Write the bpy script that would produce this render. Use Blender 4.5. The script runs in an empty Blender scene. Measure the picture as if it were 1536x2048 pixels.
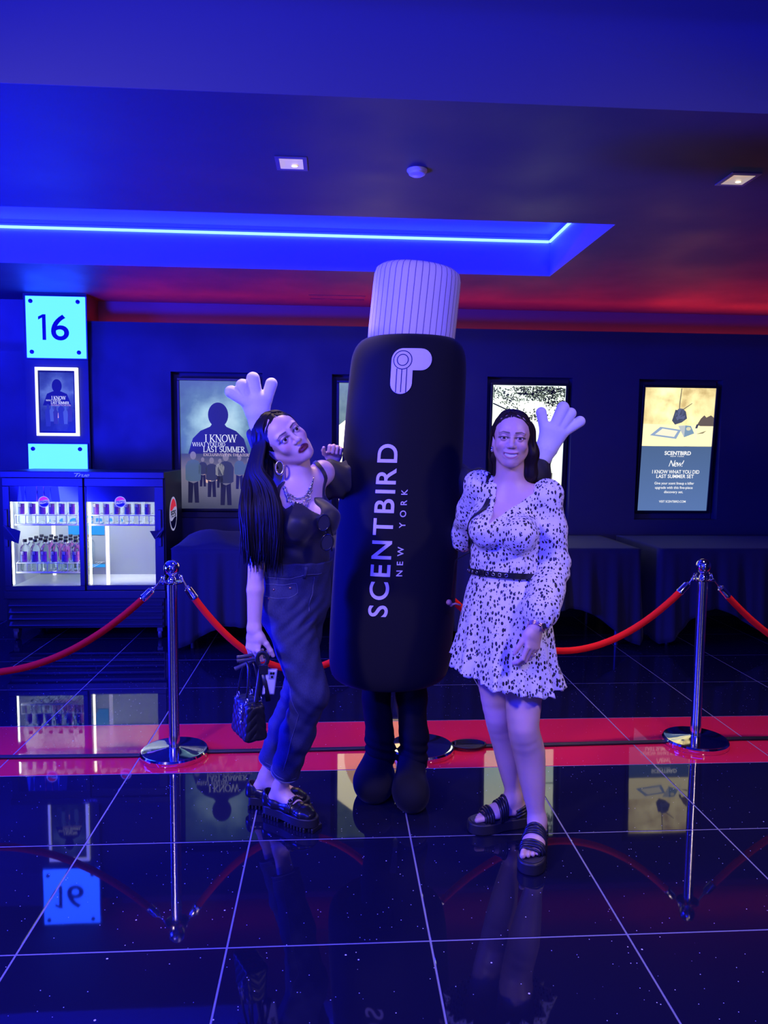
import bpy, bmesh, math, random
import numpy as np
from mathutils import Vector, Matrix, Euler

SC = bpy.context.scene
COL = SC.collection
PI = math.pi
random.seed(7)
np.random.seed(7)

# ------------------------------------------------------------------ camera
def cam_axes(yaw, pitch, roll):
    f = Vector((math.sin(yaw)*math.cos(pitch), math.cos(yaw)*math.cos(pitch), -math.sin(pitch)))
    r = Vector((math.cos(yaw), -math.sin(yaw), 0))
    u = r.cross(f)
    return (math.cos(roll)*r + math.sin(roll)*u, -math.sin(roll)*r + math.cos(roll)*u, f)
cd = bpy.data.cameras.new('camera')
cam = bpy.data.objects.new('camera', cd)
COL.objects.link(cam)
cd.sensor_fit = 'VERTICAL'
cd.sensor_height = 36.0
cd.lens = 1502.6*36.0/2048.0
cd.clip_start = 0.05
_r, _u, _f = cam_axes(0.06598, 0.08684, 0.00957)
cam.matrix_world = Matrix(((_r.x, _u.x, -_f.x, 0.0), (_r.y, _u.y, -_f.y, 0.0), (_r.z, _u.z, -_f.z, 1.49), (0, 0, 0, 1)))
SC.camera = cam

# ------------------------------------------------------------------ world, exposure
w = bpy.data.worlds.new('world'); SC.world = w; w.use_nodes = True
w.node_tree.nodes['Background'].inputs[0].default_value = (0.0, 0.0, 0.02, 1)
w.node_tree.nodes['Background'].inputs[1].default_value = 0.3
SC.view_settings.view_transform = 'Standard'
SC.view_settings.look = 'None'
SC.view_settings.exposure = 0.0
SC.view_settings.gamma = 1.0
SC.view_settings.use_curve_mapping = False

# ------------------------------------------------------------------ lights of the lobby and added fill lamps
BLUE = (0.006, 0.010, 1.0)
def area(name, loc, target, sx, sy, energy, color, spread=PI):
    ld = bpy.data.lights.new(name, 'AREA'); ld.shape = 'RECTANGLE'
    ld.size = sx; ld.size_y = sy; ld.energy = energy; ld.color = color; ld.spread = spread
    o = bpy.data.objects.new(name, ld); COL.objects.link(o)
    o.location = loc
    o.rotation_euler = (Vector(target)-Vector(loc)).to_track_quat('-Z', 'Y').to_euler()
    return o
# blue strip lighting of the ceiling tray above the visitors (its tubes run round the tray edge)
area('tray_light_rear', (-0.4, -0.55, 2.98), (0.1, 2.7, 1.2), 5.6, 0.06, 430, BLUE)
area('tray_light_front', (-0.4, 2.66, 3.10), (-0.4, 1.9, 2.3), 5.6, 0.05, 15, BLUE)
area('tray_light_left', (-3.5, 1.0, 3.02), (-0.2, 2.6, 1.4), 0.06, 3.0, 60, BLUE)
# unseen blue lamps added as fill for the ceiling, sign wall and people
area('blue_fill_left', (-4.9, 3.9, 1.3), (-1.2, 4.2, 2.75), 0.8, 1.4, 90, BLUE)
area('blue_fill_sign', (-3.4, 5.5, 2.6), (-2.0, 6.5, 1.9), 0.3, 0.6, 90, BLUE)  # added lamp that brightens the wall round the number sign
area('blue_fill_front', (-0.8, -2.9, 1.5), (-0.3, 3.4, 2.4), 5.0, 1.0, 80, BLUE)  # added soft blue fill from behind the camera
# warm white downlights of the lobby, then added fill, then the red ledge lighting
area('downlight_lobby_left', (-1.9, 0.9, 2.69), (-0.1, 2.7, 0.7), 0.25, 0.25, 13, (1.0, 0.76, 0.70), 1.9)
area('downlight_lobby_right', (2.1, 0.8, 2.69), (0.8, 2.6, 0.5), 0.25, 0.25, 9, (1.0, 0.74, 0.68), 1.9)
area('white_fill_left', (-3.0, -2.9, 1.3), (-0.2, 3.0, 1.2), 0.5, 2.0, 4.5, (1.0, .85, .82))  # unseen pair added as white fill and for streaks on the chrome posts
area('white_fill_right', (2.2, -2.9, 1.3), (0.8, 3.0, 1.2), 0.4, 2.0, 4.5, (1.0, .85, .82))
area('blue_fill_ceiling', (-2.9, 3.2, 0.9), (-1.5, 3.5, 2.7), 0.5, 0.9, 800, BLUE)  # unseen uplight added to turn the ceiling bluer at left
area('ledge_light', (1.6, 6.60, 2.50), (1.6, 6.10, 2.80), 7.0, 0.02, 13, (1.0, .02, .03))
area('ledge_light_right', (4.0, 6.60, 2.50), (4.0, 5.7, 2.80), 2.4, 0.02, 4.5, (1.0, .03, .02))
# ------------------------------------------------------------------ helpers
def link(o, parent=None):
    COL.objects.link(o)
    if parent is not None: o.parent = parent
    return o
def tag(o, label, cat=None, group=None):
    o['label'] = label
    if cat: o['category'] = cat
    if group: o['group'] = group
    return o
def thing(name, label, cat, loc=(0, 0, 0), group=None, rot=(0, 0, 0)):
    o = bpy.data.objects.new(name, None); o.empty_display_size = 0.05
    link(o); o.location = loc; o.rotation_euler = rot
    return tag(o, label, cat, group)
def struct(o):
    o['kind'] = 'structure'; return o

class MB:
    """collects vertices and faces, then links them as one mesh object"""
    def __init__(s): s.v = []; s.f = []; s.m = []; s.M = Matrix.Identity(4); s.mi = 0
    def add(s, vs, fs, M=None):
        n = len(s.v); T = s.M @ M if M is not None else s.M
        s.v += [tuple(T @ Vector(v)) for v in vs]
        for f in fs: s.f.append(tuple(i+n for i in f)); s.m.append(s.mi)
        return s
    def box(s, lo, hi, M=None):
        x0, y0, z0 = lo; x1, y1, z1 = hi
        v = [(x0,y0,z0),(x1,y0,z0),(x1,y1,z0),(x0,y1,z0),(x0,y0,z1),(x1,y0,z1),(x1,y1,z1),(x0,y1,z1)]
        return s.add(v, [(0,3,2,1),(4,5,6,7),(0,1,5,4),(1,2,6,5),(2,3,7,6),(3,0,4,7)], M)
    def prism(s, poly, z0, z1, M=None):
        n = len(poly)
        v = [(x, y, z0) for x, y in poly] + [(x, y, z1) for x, y in poly]
        f = [tuple(range(n-1, -1, -1)), tuple(range(n, 2*n))] + [(i, (i+1) % n, n+(i+1) % n, n+i) for i in range(n)]
        return s.add(v, f, M)
    def lathe(s, prof, n=24, M=None, cap=True):
        v = []; f = []
        for r, z in prof:
            for k in range(n):
                a = 2*PI*k/n; v.append((r*math.cos(a), r*math.sin(a), z))
        for i in range(len(prof)-1):
            for k in range(n):
                f.append((i*n+k, i*n+(k+1) % n, (i+1)*n+(k+1) % n, (i+1)*n+k))
        if cap:
            f.append(tuple(range(n-1, -1, -1))); f.append(tuple((len(prof)-1)*n+k for k in range(n)))
        return s.add(v, f, M)
    def tube(s, pts, r, n=8, M=None, closed=False, flat=None):
        pts = [Vector(p) for p in pts]; N = len(pts)
        rr = r if isinstance(r, (list, tuple)) else [r]*N
        v = []; f = []; prev = None
        for i, p in enumerate(pts):
            if closed: t = pts[(i+1) % N]-pts[i-1]
            else: t = pts[min(i+1, N-1)]-pts[max(i-1, 0)]
            t.normalize()
            if prev is None:
                a = Vector((0, 0, 1)) if abs(t.z) < .9 else Vector((1, 0, 0))
                if flat is not None: a = Vector(flat)
                u = (a-t*a.dot(t)).normalized()
            else:
                u = (prev-t*prev.dot(t)).normalized()
            prev = u; q = t.cross(u)
            for k in range(n):
                a = 2*PI*k/n
                v.append(p+rr[i]*(math.cos(a)*u*(0.35 if flat is not None else 1)+math.sin(a)*q))
        for i in range(N if closed else N-1):
            j = (i+1) % N
            for k in range(n): f.append((i*n+k, i*n+(k+1) % n, j*n+(k+1) % n, j*n+k))
        if not closed: f.append(tuple(range(n-1, -1, -1))); f.append(tuple((N-1)*n+k for k in range(n)))
        return s.add(v, f, M)
    def ball(s, c, r, n=12, M=None):
        r = r if isinstance(r, (list, tuple)) else (r, r, r)
        v = []; f = []; m = n//2
        for i in range(1, m):
            a = PI*i/m
            for k in range(n):
                b = 2*PI*k/n
                v.append((c[0]+r[0]*math.sin(a)*math.cos(b), c[1]+r[1]*math.sin(a)*math.sin(b), c[2]+r[2]*math.cos(a)))
        t = len(v); v += [(c[0], c[1], c[2]+r[2]), (c[0], c[1], c[2]-r[2])]
        for i in range(m-2):
            for k in range(n): f.append((i*n+k, (i+1)*n+k, (i+1)*n+(k+1) % n, i*n+(k+1) % n))
        for k in range(n):
            f.append((t, k, (k+1) % n)); f.append((t+1, (m-2)*n+(k+1) % n, (m-2)*n+k))
        return s.add(v, f, M)
    def ring(s, c, R, r, ax, n=20, k=8, M=None):
        ax = Vector(ax).normalized(); a = ax.orthogonal().normalized(); b = ax.cross(a)
        return s.tube([Vector(c)+R*(math.cos(2*PI*i/n)*a+math.sin(2*PI*i/n)*b) for i in range(n)], r, k, M, True)
    def build(s, name, mats, parent=None, smooth=False, bevel=0, seg=2):
        me = bpy.data.meshes.new(name); me.from_pydata(s.v, [], s.f); me.update()
        mats = mats if isinstance(mats, (list, tuple)) else [mats]
        for m in mats: me.materials.append(m)
        if len(mats) > 1: me.polygons.foreach_set('material_index', s.m)
        o = bpy.data.objects.new(name, me); link(o, parent)
        if smooth is True: me.polygons.foreach_set('use_smooth', [True]*len(me.polygons))
        elif smooth:
            me.polygons.foreach_set('use_smooth', [True]*len(me.polygons))
            me.set_sharp_from_angle(angle=math.radians(smooth))
        if bevel:
            b = o.modifiers.new('bevel', 'BEVEL'); b.width = bevel; b.segments = seg; b.limit_method = 'ANGLE'
            b.angle_limit = math.radians(40)
        return o

def np_mesh(name, V, F, mats, parent=None, smooth=True):
    me = bpy.data.meshes.new(name)
    V = np.asarray(V, np.float32); F = np.asarray(F, np.int32); k = F.shape[1]
    me.vertices.add(len(V)); me.vertices.foreach_set('co', V.ravel())
    me.loops.add(F.size); me.loops.foreach_set('vertex_index', F.ravel())
    me.polygons.add(len(F)); me.polygons.foreach_set('loop_start', np.arange(0, F.size, k, dtype=np.int32))
    me.polygons.foreach_set('loop_total', np.full(len(F), k, np.int32))
    me.update(calc_edges=True); me.validate()
    mats = mats if isinstance(mats, (list, tuple)) else [mats]
    for m in mats: me.materials.append(m)
    if smooth: me.polygons.foreach_set('use_smooth', [True]*len(me.polygons))
    o = bpy.data.objects.new(name, me); link(o, parent)
    return o

def copy_tree(o, parent=None):
    c = o.copy(); COL.objects.link(c)
    if parent is not None: c.parent = parent
    for ch in list(o.children): copy_tree(ch, c)
    return c

# ------------------------------------------------------------------ materials
_MC = {}
def mat(name, color=(.8, .8, .8), rough=.5, metal=0, **kw):
    if name in _MC: return _MC[name]
    m = bpy.data.materials.new(name); m.use_nodes = True; _MC[name] = m
    b = m.node_tree.nodes['Principled BSDF']
    b.inputs['Base Color'].default_value = (*color, 1); b.inputs['Roughness'].default_value = rough
    b.inputs['Metallic'].default_value = metal
    for k, v in kw.items():
        b.inputs[k.replace('_', ' ')].default_value = v
    return m
def emis(name, color, strength, base=(0, 0, 0)):
    m = mat(name, base, .4)
    b = m.node_tree.nodes['Principled BSDF']
    b.inputs['Emission Color'].default_value = (*color, 1); b.inputs['Emission Strength'].default_value = strength
    return m
class NT:
    """small wrapper to write node trees"""
    def __init__(s, m): s.m = m; s.t = m.node_tree; s.b = s.t.nodes['Principled BSDF']
    def n(s, typ, **kw):
        nd = s.t.nodes.new(typ)
        for k, v in kw.items():
            if k == 'ins':
                for i, x in v.items():
                    if hasattr(x, 'links') or hasattr(x, 'is_output'): s.t.links.new(x, nd.inputs[i])
                    else: nd.inputs[i].default_value = x
            else: setattr(nd, k, v)
        return nd
    def l(s, a, b): s.t.links.new(a, b)
    def math(s, op, a, b=0.0, c=0.0):
        nd = s.n('ShaderNodeMath', operation=op)
        for i, x in enumerate((a, b, c)):
            if hasattr(x, 'is_output'): s.l(x, nd.inputs[i])
            else: nd.inputs[i].default_value = x
        return nd.outputs[0]
    def mix(s, f, a, b):
        nd = s.n('ShaderNodeMix', data_type='RGBA')
        for i, x in ((0, f), (6, a), (7, b)):
            if hasattr(x, 'is_output'): s.l(x, nd.inputs[i])
            elif i == 0: nd.inputs[0].default_value = x
            else: nd.inputs[i].default_value = (*x, 1)
        return nd.outputs[2]
    def ramp(s, f, stops):
        nd = s.n('ShaderNodeValToRGB'); s.l(f, nd.inputs[0]); e = nd.color_ramp.elements
        while len(e) < len(stops): e.new(.5)
        for i, (p, c) in enumerate(stops): e[i].position = p; e[i].color = (*c, 1)
        return nd.outputs[0]
    def bump(s, h, strength=.3, dist=.01):
        nd = s.n('ShaderNodeBump'); nd.inputs['Strength'].default_value = strength; nd.inputs['Distance'].default_value = dist
        s.l(h, nd.inputs['Height']); s.l(nd.outputs[0], s.b.inputs['Normal'])
    def noise(s, scale, detail=3, vec=None, out=0):
        nd = s.n('ShaderNodeTexNoise'); nd.inputs['Scale'].default_value = scale; nd.inputs['Detail'].default_value = detail
        if vec is not None: s.l(vec, nd.inputs['Vector'])
        return nd.outputs[out]
    def objco(s): return s.n('ShaderNodeTexCoord').outputs['Object']
    def pos(s): return s.n('ShaderNodeNewGeometry').outputs['Position']
    def mapping(s, vec, scale=(1, 1, 1), loc=(0, 0, 0)):
        nd = s.n('ShaderNodeMapping'); s.l(vec, nd.inputs[0]); nd.inputs['Scale'].default_value = scale; nd.inputs['Location'].default_value = loc
        return nd.outputs[0]

def rough_noise(m, scale, lo, hi, bump=0, bscale=None):
    t = NT(m); v = t.noise(scale, 4, t.pos())
    mr = t.n('ShaderNodeMapRange'); t.l(v, mr.inputs[0]); mr.inputs[1].default_value = .3; mr.inputs[2].default_value = .7
    mr.inputs[3].default_value = lo; mr.inputs[4].default_value = hi; t.l(mr.outputs[0], t.b.inputs['Roughness'])
    if bump: t.bump(t.noise(bscale or scale*3, 3, t.pos()), bump, .004)
    return m

# ------------------------------------------------------------------ lettering
def text_geo(s, size=1.0, offset=0.0, align='CENTER', space=1.0, shear=0.0, depth=0.0):
    c = bpy.data.curves.new('txt', 'FONT'); c.body = s; c.size = size; c.align_x = align
    c.offset = offset; c.space_character = space; c.shear = shear; c.extrude = depth; c.resolution_u = 6
    o = bpy.data.objects.new('txt', c); COL.objects.link(o)
    dg = bpy.context.evaluated_depsgraph_get(); dg.update()
    me = o.evaluated_get(dg).to_mesh()
    v = [tuple(x.co) for x in me.vertices]; f = [tuple(p.vertices) for p in me.polygons]
    o.evaluated_get(dg).to_mesh_clear()
    bpy.data.objects.remove(o); bpy.data.curves.remove(c)
    return v, f
def text_fit(s, x0, x1, z0, z1, offset=0.0, space=1.0, shear=0.0):
    """lettering stretched to fill a rectangle: returns (x,z) vertices and faces"""
    v, f = text_geo(s, 1.0, offset, 'LEFT', space, shear)
    xs = [p[0] for p in v]; ys = [p[1] for p in v]
    a, b, c, d = min(xs), max(xs), min(ys), max(ys)
    return [(x0+(p[0]-a)/(b-a)*(x1-x0), z0+(p[1]-c)/(d-c)*(z1-z0)) for p in v], f
def arc(cx, cy, rx, ry, a0, a1, n=9):
    return [(cx+rx*math.cos(math.radians(a0+(a1-a0)*i/n)), cy+ry*math.sin(math.radians(a0+(a1-a0)*i/n))) for i in range(n+1)]
# roman capitals with serifs: strokes are (points, heavy?); width of the letter first
SERIF = {
 'I': (.34, [([(.17,0),(.17,1)],1)]), 'K': (.78, [([(.16,0),(.16,1)],1),([(.66,1),(.2,.42)],0),([(.3,.54),(.68,0)],1)]),
 'N': (.86, [([(.14,0),(.14,1)],0),([(.14,1),(.72,0)],1),([(.72,0),(.72,1)],0)]), 'O': (.86, [(arc(.43,.5,.36,.5,0,360,20),2)]),
 'W': (1.2, [([(.08,1),(.34,0)],1),([(.34,0),(.6,1)],0),([(.6,1),(.86,0)],1),([(.86,0),(1.12,1)],0)]),
 'H': (.84, [([(.16,0),(.16,1)],1),([(.68,0),(.68,1)],1),([(.16,.5),(.68,.5)],0)]), 'A': (.82, [([(.1,0),(.4,1)],0),([(.4,1),(.72,0)],1),([(.22,.35),(.6,.35)],0)]),
 'T': (.74, [([(.37,0),(.37,1)],1),([(.04,.97),(.7,.97)],0)]), 'Y': (.78, [([(.39,0),(.39,.45)],1),([(.08,1),(.39,.45)],1),([(.7,1),(.39,.45)],0)]),
 'U': (.84, [([(.14,1),(.14,.35)]+arc(.41,.33,.27,.32,180,360,8)+[(.68,.35),(.68,1)],1)]),
 'D': (.84, [([(.16,0),(.16,1)],1),([(.16,.98),(.36,.98)]+arc(.36,.5,.36,.48,90,-90,10)+[(.16,.02)],2)]),
 'L': (.62, [([(.16,0),(.16,1)],1),([(.16,.02),(.56,.02),(.58,.2)],0)]), 'S': (.6, [(arc(.3,.74,.2,.24,20,260,10)+arc(.3,.25,.22,.25,80,-160,10),2)]),
 'M': (1.0, [([(.14,0),(.14,1)],0),([(.14,1),(.5,.05)],1),([(.5,.05),(.86,1)],0),([(.86,1),(.86,0)],1)]),
 'E': (.64, [([(.16,0),(.16,1)],1),([(.16,.97),(.54,.97),(.56,.8)],0),([(.16,.03),(.56,.03),(.58,.2)],0),([(.16,.52),(.44,.52)],0)]),
 'R': (.76, [([(.16,0),(.16,1)],1),([(.16,.97),(.34,.97)]+arc(.34,.74,.24,.23,90,-90,7)+[(.16,.51)],2),([(.34,.5),(.7,0)],1)]),
 'X': (.78, [([(.12,1),(.66,0)],1),([(.12,0),(.66,1)],0)]), 'C': (.8, [(arc(.44,.5,.36,.5,40,320,14),2)]),
 'V': (.8, [([(.08,1),(.4,0)],1),([(.4,0),(.72,1)],0)]), ' ': (.3, [])}
def serif_fit(s, x0, x1, z0, z1, wt=.12):
    V = []; F = []; x = 0
    tot = sum(SERIF[c][0] for c in s); sx = (x1-x0)/tot; sz = z1-z0
    def quad(p, q, wa):
        dx, dy = (q[0]-p[0])*sx, (q[1]-p[1])*sz; l = math.hypot(dx, dy) or 1
        nx, ny = -dy/l*wa/2*sz, dx/l*wa/2*sz; n = len(V)
        for (a, b), g in ((p, 1), (q, 1), (q, -1), (p, -1)): V.append((x0+(x+a)*sx+g*nx, z0+b*sz+g*ny))
        F.append((n, n+1, n+2, n+3))
    for c in s:
        wd, st = SERIF[c]
        for pts, hv in st:
            for i in range(len(pts)-1):
                wa = {0: wt*.5, 1: wt, 2: wt*(.5+.5*abs(pts[i+1][1]-pts[i][1])/(math.hypot(pts[i+1][0]-pts[i][0], pts[i+1][1]-pts[i][1])+1e-6))}[hv]
                quad(pts[i], pts[i+1], wa)
            if hv < 2:
                for e in (pts[0], pts[-1]):
                    if e[1] < .01 or e[1] > .985: quad((e[0]-.14, e[1]), (e[0]+.14, e[1]), wt*.4)
        x += wd
    return V, F
# ------------------------------------------------------------------ surfaces
M_wall = rough_noise(mat('dark_wall_paint', (.036, .035, .042), .6), 3, .5, .75, .12, 60)
M_up = rough_noise(mat('upper_wall_paint', (.10, .09, .10), .6), 3, .5, .75)
M_ceil = rough_noise(mat('ceiling_paint', (.045, .046, .062), .6, Specular_IOR_Level=.25), 2, .5, .65)
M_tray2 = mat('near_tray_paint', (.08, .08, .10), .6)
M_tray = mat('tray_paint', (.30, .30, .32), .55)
M_black = mat('black_satin', (.012, .012, .014), .38)
M_bezel = mat('black_bezel', (.008, .008, .01), .3)
M_grout = mat('grey_grout', (.27, .27, .32), .6)
M_chrome = mat('chrome', (.82, .82, .84), .07, 1.0)
M_steel = mat('brushed_steel', (.7, .7, .72), .28, 1.0)
M_led = emis('led_blue', (.004, .010, 1.0), 130)
M_red_led = emis('led_red', (1.0, .03, .03), 13)

def make_tile(name, base, fleck):
    m = mat(name, base, .06); t = NT(m); p = t.pos()
    vo = t.n('ShaderNodeTexVoronoi', feature='F1'); vo.inputs['Scale'].default_value = 26; t.l(p, vo.inputs['Vector'])
    d = vo.outputs['Distance']
    sz = t.n('ShaderNodeSeparateColor'); t.l(vo.outputs['Color'], sz.inputs[0])
    r = t.math('MULTIPLY', t.math('POWER', sz.outputs[0], 5.0), .085)
    k = t.math('LESS_THAN', d, r)
    vo2 = t.n('ShaderNodeTexVoronoi', feature='F1'); vo2.inputs['Scale'].default_value = 90; t.l(p, vo2.inputs['Vector'])
    s2 = t.n('ShaderNodeSeparateColor'); t.l(vo2.outputs['Color'], s2.inputs[0])
    k2 = t.math('MULTIPLY', t.math('LESS_THAN', vo2.outputs['Distance'], .13), t.math('GREATER_THAN', s2.outputs[1], .93))
    kk = t.math('MAXIMUM', k, k2)
    t.l(t.mix(kk, base, fleck), t.b.inputs['Base Color'])
    mr = t.math('ADD', t.math('MULTIPLY', t.noise(5, 4, p), .035), .012)
    t.l(mr, t.b.inputs['Roughness'])
    t.bump(t.noise(9, 2, p), .008, .004)
    t.b.inputs['IOR'].default_value = 1.5
    return m
M_tile = make_tile('black_sparkle_tile', (.008, .008, .026), (.95, .95, 1))
M_redtile = make_tile('red_gloss_tile', (.78, .018, .05), (.9, .5, .5))

# floor: a grout bed with every tile laid on it
T = 0.61; X0 = 0.295-8*T; Y0 = 2.14-4*T
f = MB(); f.box((-5.3, -3.2, -.06), (5.4, 6.6, -.0012))
floor = struct(f.build('floor', M_grout))
def tile_obj(w, d, m):
    b = MB(); e = .0024; c = .0016
    x1, y1 = w-e, d-e
    v = [(e, e, -.02), (x1, e, -.02), (x1, y1, -.02), (e, y1, -.02), (e, e, -c), (x1, e, -c), (x1, y1, -c), (e, y1, -c),
         (e+c, e+c, 0), (x1-c, e+c, 0), (x1-c, y1-c, 0), (e+c, y1-c, 0)]
    fs = []
    for o in (0, 4):
        fs += [(o+i, o+(i+1) % 4, o+4+(i+1) % 4, o+4+i) for i in range(4)]
    fs.append((8, 9, 10, 11)); b.add(v, fs)
    return b.build('tile', m, floor)
t_black = tile_obj(T, T, M_tile); t_red = tile_obj(T, T, M_redtile); t_edge = tile_obj(T, 6.475-(Y0+11*T), M_tile)
first = {t_black: 1, t_red: 1, t_edge: 1}
for j in range(-5, 12):
    for i in range(-1, 17):
        if j < 0 and (i < 1 or i > 14): continue
        src = t_edge if j == 11 else (t_red if j == 6 else t_black)
        if first.pop(src, None): o = src
        else: o = src.copy(); COL.objects.link(o); o.parent = floor
        o.location = (X0+i*T, Y0+j*T, 0)
        if src is t_red: o['label'] = 'glossy red floor tile'

# back wall: lower face with four screen recesses, ledge on top, upper wall set back behind it
H = 2.705
RX = [(-1.37, -.61), (-.026, .735), (1.305, 2.05), (2.641, 3.392)]
RZ0, RZ1 = .868, 2.097
wb = MB()
xs = [-2.53] + [x for r in RX for x in r] + [5.3]
for i in range(len(xs)-1):
    if i % 2: 
        wb.box((xs[i], 6.45, 0), (xs[i+1], 6.55, RZ0)); wb.box((xs[i], 6.45, RZ1), (xs[i+1], 6.55, 2.495))
        wb.box((xs[i], 6.56, RZ0-.03), (xs[i+1], 6.58, RZ1+.03))
    else: wb.box((xs[i], 6.45, 0), (xs[i+1], 6.55, 2.495))
wb.box((-5.2, 6.42, 0), (-2.53, 6.55, 2.237))
wall_back = struct(wb.build('wall_back', M_wall))
wu = MB(); wu.box((-5.2, 6.70, 2.1), (5.3, 6.8, 2.76))
struct(wu.build('wall_back_upper', M_up))
pl = MB(); pl.box((-2.53, 6.40, 0), (-2.025, 6.70, H))
struct(pl.build('wall_pilaster', M_wall))
for nm, lo, hi in (('wall_left', (-5.3, -3.2, 0), (-5.2, 6.8, 3.3)), ('wall_right', (5.3, -3.2, 0), (5.4, 6.8, 3.3)), ('wall_front', (-5.3, -3.3, 0), (5.4, -3.2, 3.3))):
    b = MB(); b.box(lo, hi); struct(b.build(nm, M_wall))
bb = MB(); bb.box((-2.02, 6.437, 0), (5.3, 6.45, .075))
struct(bb.build('baseboard_back', mat('glossy_dark_baseboard', (.05, .05, .06), .12), bevel=.003))
lt = MB(); lt.box((-2.02, 6.447, 2.485), (5.3, 6.56, 2.497))
struct(lt.build('trim_1', M_wall))

# ceiling with the long blue-lit tray and the tray over the visitors
TX, TY0, TY1, TZ = 1.52, 4.115, 5.37, 2.965
NX0, NX1, NY0, NY1, NZ = -3.7, 3.2, -.75, 2.745, 3.16
c = MB()
c.box((-5.2, TY1, H), (5.3, 6.80, H+.1)); c.box((TX, TY0, H), (5.3, TY1, H+.1)); c.box((-5.2, NY1, H), (5.3, TY0, H+.1))
c.box((-5.2, NY0, H), (NX0, NY1, H+.1)); c.box((NX1, NY0, H), (5.3, NY1, H+.1)); c.box((-5.2, -3.2, H), (5.3, NY0, H+.1))
ceiling = struct(c.build('ceiling', M_ceil))
tr = MB()
tr.box((-5.2, TY1, H+.1), (TX, TY1+.05, TZ+.03)); tr.box((-5.2, TY0-.05, H+.1), (TX, TY0, TZ+.03)); tr.box((TX, TY0-.05, H+.1), (TX+.05, TY1+.05, TZ+.03))
tr.box((-5.2, TY0-.05, TZ+.03), (TX+.05, TY1+.05, TZ+.08))
# thin facing of the tray sides
tr.box((-5.2, TY1-.004, H), (TX, TY1-.0005, TZ)); tr.box((TX-.004, TY0, H), (TX-.0005, TY1, TZ))
struct(tr.build('ceiling_tray', M_tray))
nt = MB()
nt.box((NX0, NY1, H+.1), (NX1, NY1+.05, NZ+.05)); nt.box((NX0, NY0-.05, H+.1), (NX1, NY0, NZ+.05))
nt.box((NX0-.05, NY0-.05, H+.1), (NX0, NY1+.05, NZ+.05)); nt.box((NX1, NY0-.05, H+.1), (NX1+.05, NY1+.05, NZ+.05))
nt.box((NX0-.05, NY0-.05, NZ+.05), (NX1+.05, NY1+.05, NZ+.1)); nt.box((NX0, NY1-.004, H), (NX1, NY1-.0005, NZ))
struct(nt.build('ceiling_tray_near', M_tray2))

def strip(lo, hi, label, m=None):
    b = MB(); b.box(lo, hi)
    return tag(b.build('light_strip', m or M_led, bevel=.002), label, 'light strip')
strip((-5.1, TY1-.02, TZ-.034), (TX-.02, TY1-.008, TZ-.018), 'glowing blue white light strip along the far edge of the ceiling recess')
strip((TX-.02, TY0+.1, TZ-.034), (TX-.008, TY1-.021, TZ-.018), 'short blue white light strip on the right end of the ceiling recess')
strip((-2.0, 6.635, 2.44), (5.2, 6.66, 2.455), 'red light strip hidden behind the ledge of the back wall', M_red_led)

# recessed downlights, smoke detector, access panel
M_refl = mat('downlight_reflector', (.85, .8, .72), .22, 1.0)
def downlight(x, y, label, power, tilt):
    t = thing('ceiling_downlight', label, 'downlight', (x, y, H))
    fr = MB()
    for lo, hi in (((-.068, -.08, -.004), (.068, -.058, .001)), ((-.068, .058, -.004), (.068, .08, .001)), ((-.068, -.058, -.004), (-.05, .058, .001)), ((.05, -.058, -.004), (.068, .058, .001))):
        fr.box(lo, hi)
    fr.build('trim_frame', mat('downlight_trim', (.12, .12, .13), .4), t, bevel=.001)
    rf = MB(); a, b, h = .05, .058, -.0045
    v = [(-a, -b, h), (a, -b, h), (a, b, h), (-a, b, h), (-a*.55, -b*.5, h-.0), (a*.55, -b*.5, h), (a*.55, b*.5, h), (-a*.55, b*.5, h)]
    v = [(x_, y_, z_+(.0 if i < 4 else .003)) for i, (x_, y_, z_) in enumerate(v)]
    rf.add(v, [(0, 1, 5, 4), (1, 2, 6, 5), (2, 3, 7, 6), (3, 0, 4, 7), (4, 5, 6, 7)])
    rf.build('reflector', emis('downlight_glow', (1.0, .78, .5), .42, (.25, .22, .18)), t)
    bl = MB(); bl.ball((0.012, .02, -.006), (.014, .01, .003), 10); bl.build('lamp', emis('downlight_lamp', (1.0, .85, .6), 2.2), t, True)
    ld = bpy.data.lights.new('downlight_beam', 'SPOT'); ld.energy = power; ld.color = (1.0, .72, .55); ld.spot_size = 1.6; ld.spot_blend = .9; ld.shadow_soft_size = .06
    lo_ = bpy.data.objects.new('downlight_beam', ld); COL.objects.link(lo_); lo_.location = (x, y, H-.02)
downlight(-.191, 3.38, 'square recessed downlight in the ceiling above the long haired woman', 70, 0)
downlight(1.807, 3.39, 'square recessed downlight at the right edge of the ceiling', 90, 0)
sd = thing('smoke_detector', 'small round white smoke detector on the ceiling', 'smoke detector', (.357, 3.41, H))
b = MB(); b.lathe([(.045, .0), (.045, -.006), (.04, -.012)], 24); b.build('mounting_plate', mat('white_plastic', (.75, .75, .76), .4), sd, 40)
b = MB(); b.lathe([(.038, -.012), (.036, -.02), (.025, -.026), (.008, -.028)], 24); b.build('sensor_dome', mat('white_plastic'), sd, 40)
ap = MB()
for lo, hi in (((-.215, 6.22, H-.003), (.245, 6.226, H)), ((-.215, 6.37, H-.003), (.245, 6.376, H)), ((-.215, 6.226, H-.003), (-.209, 6.37, H)), ((.239, 6.226, H-.003), (.245, 6.37, H))): ap.box(lo, hi)
tag(ap.build('access_panel', M_ceil), 'flush rectangular access panel outlined in the red lit ceiling', 'panel')

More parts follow.
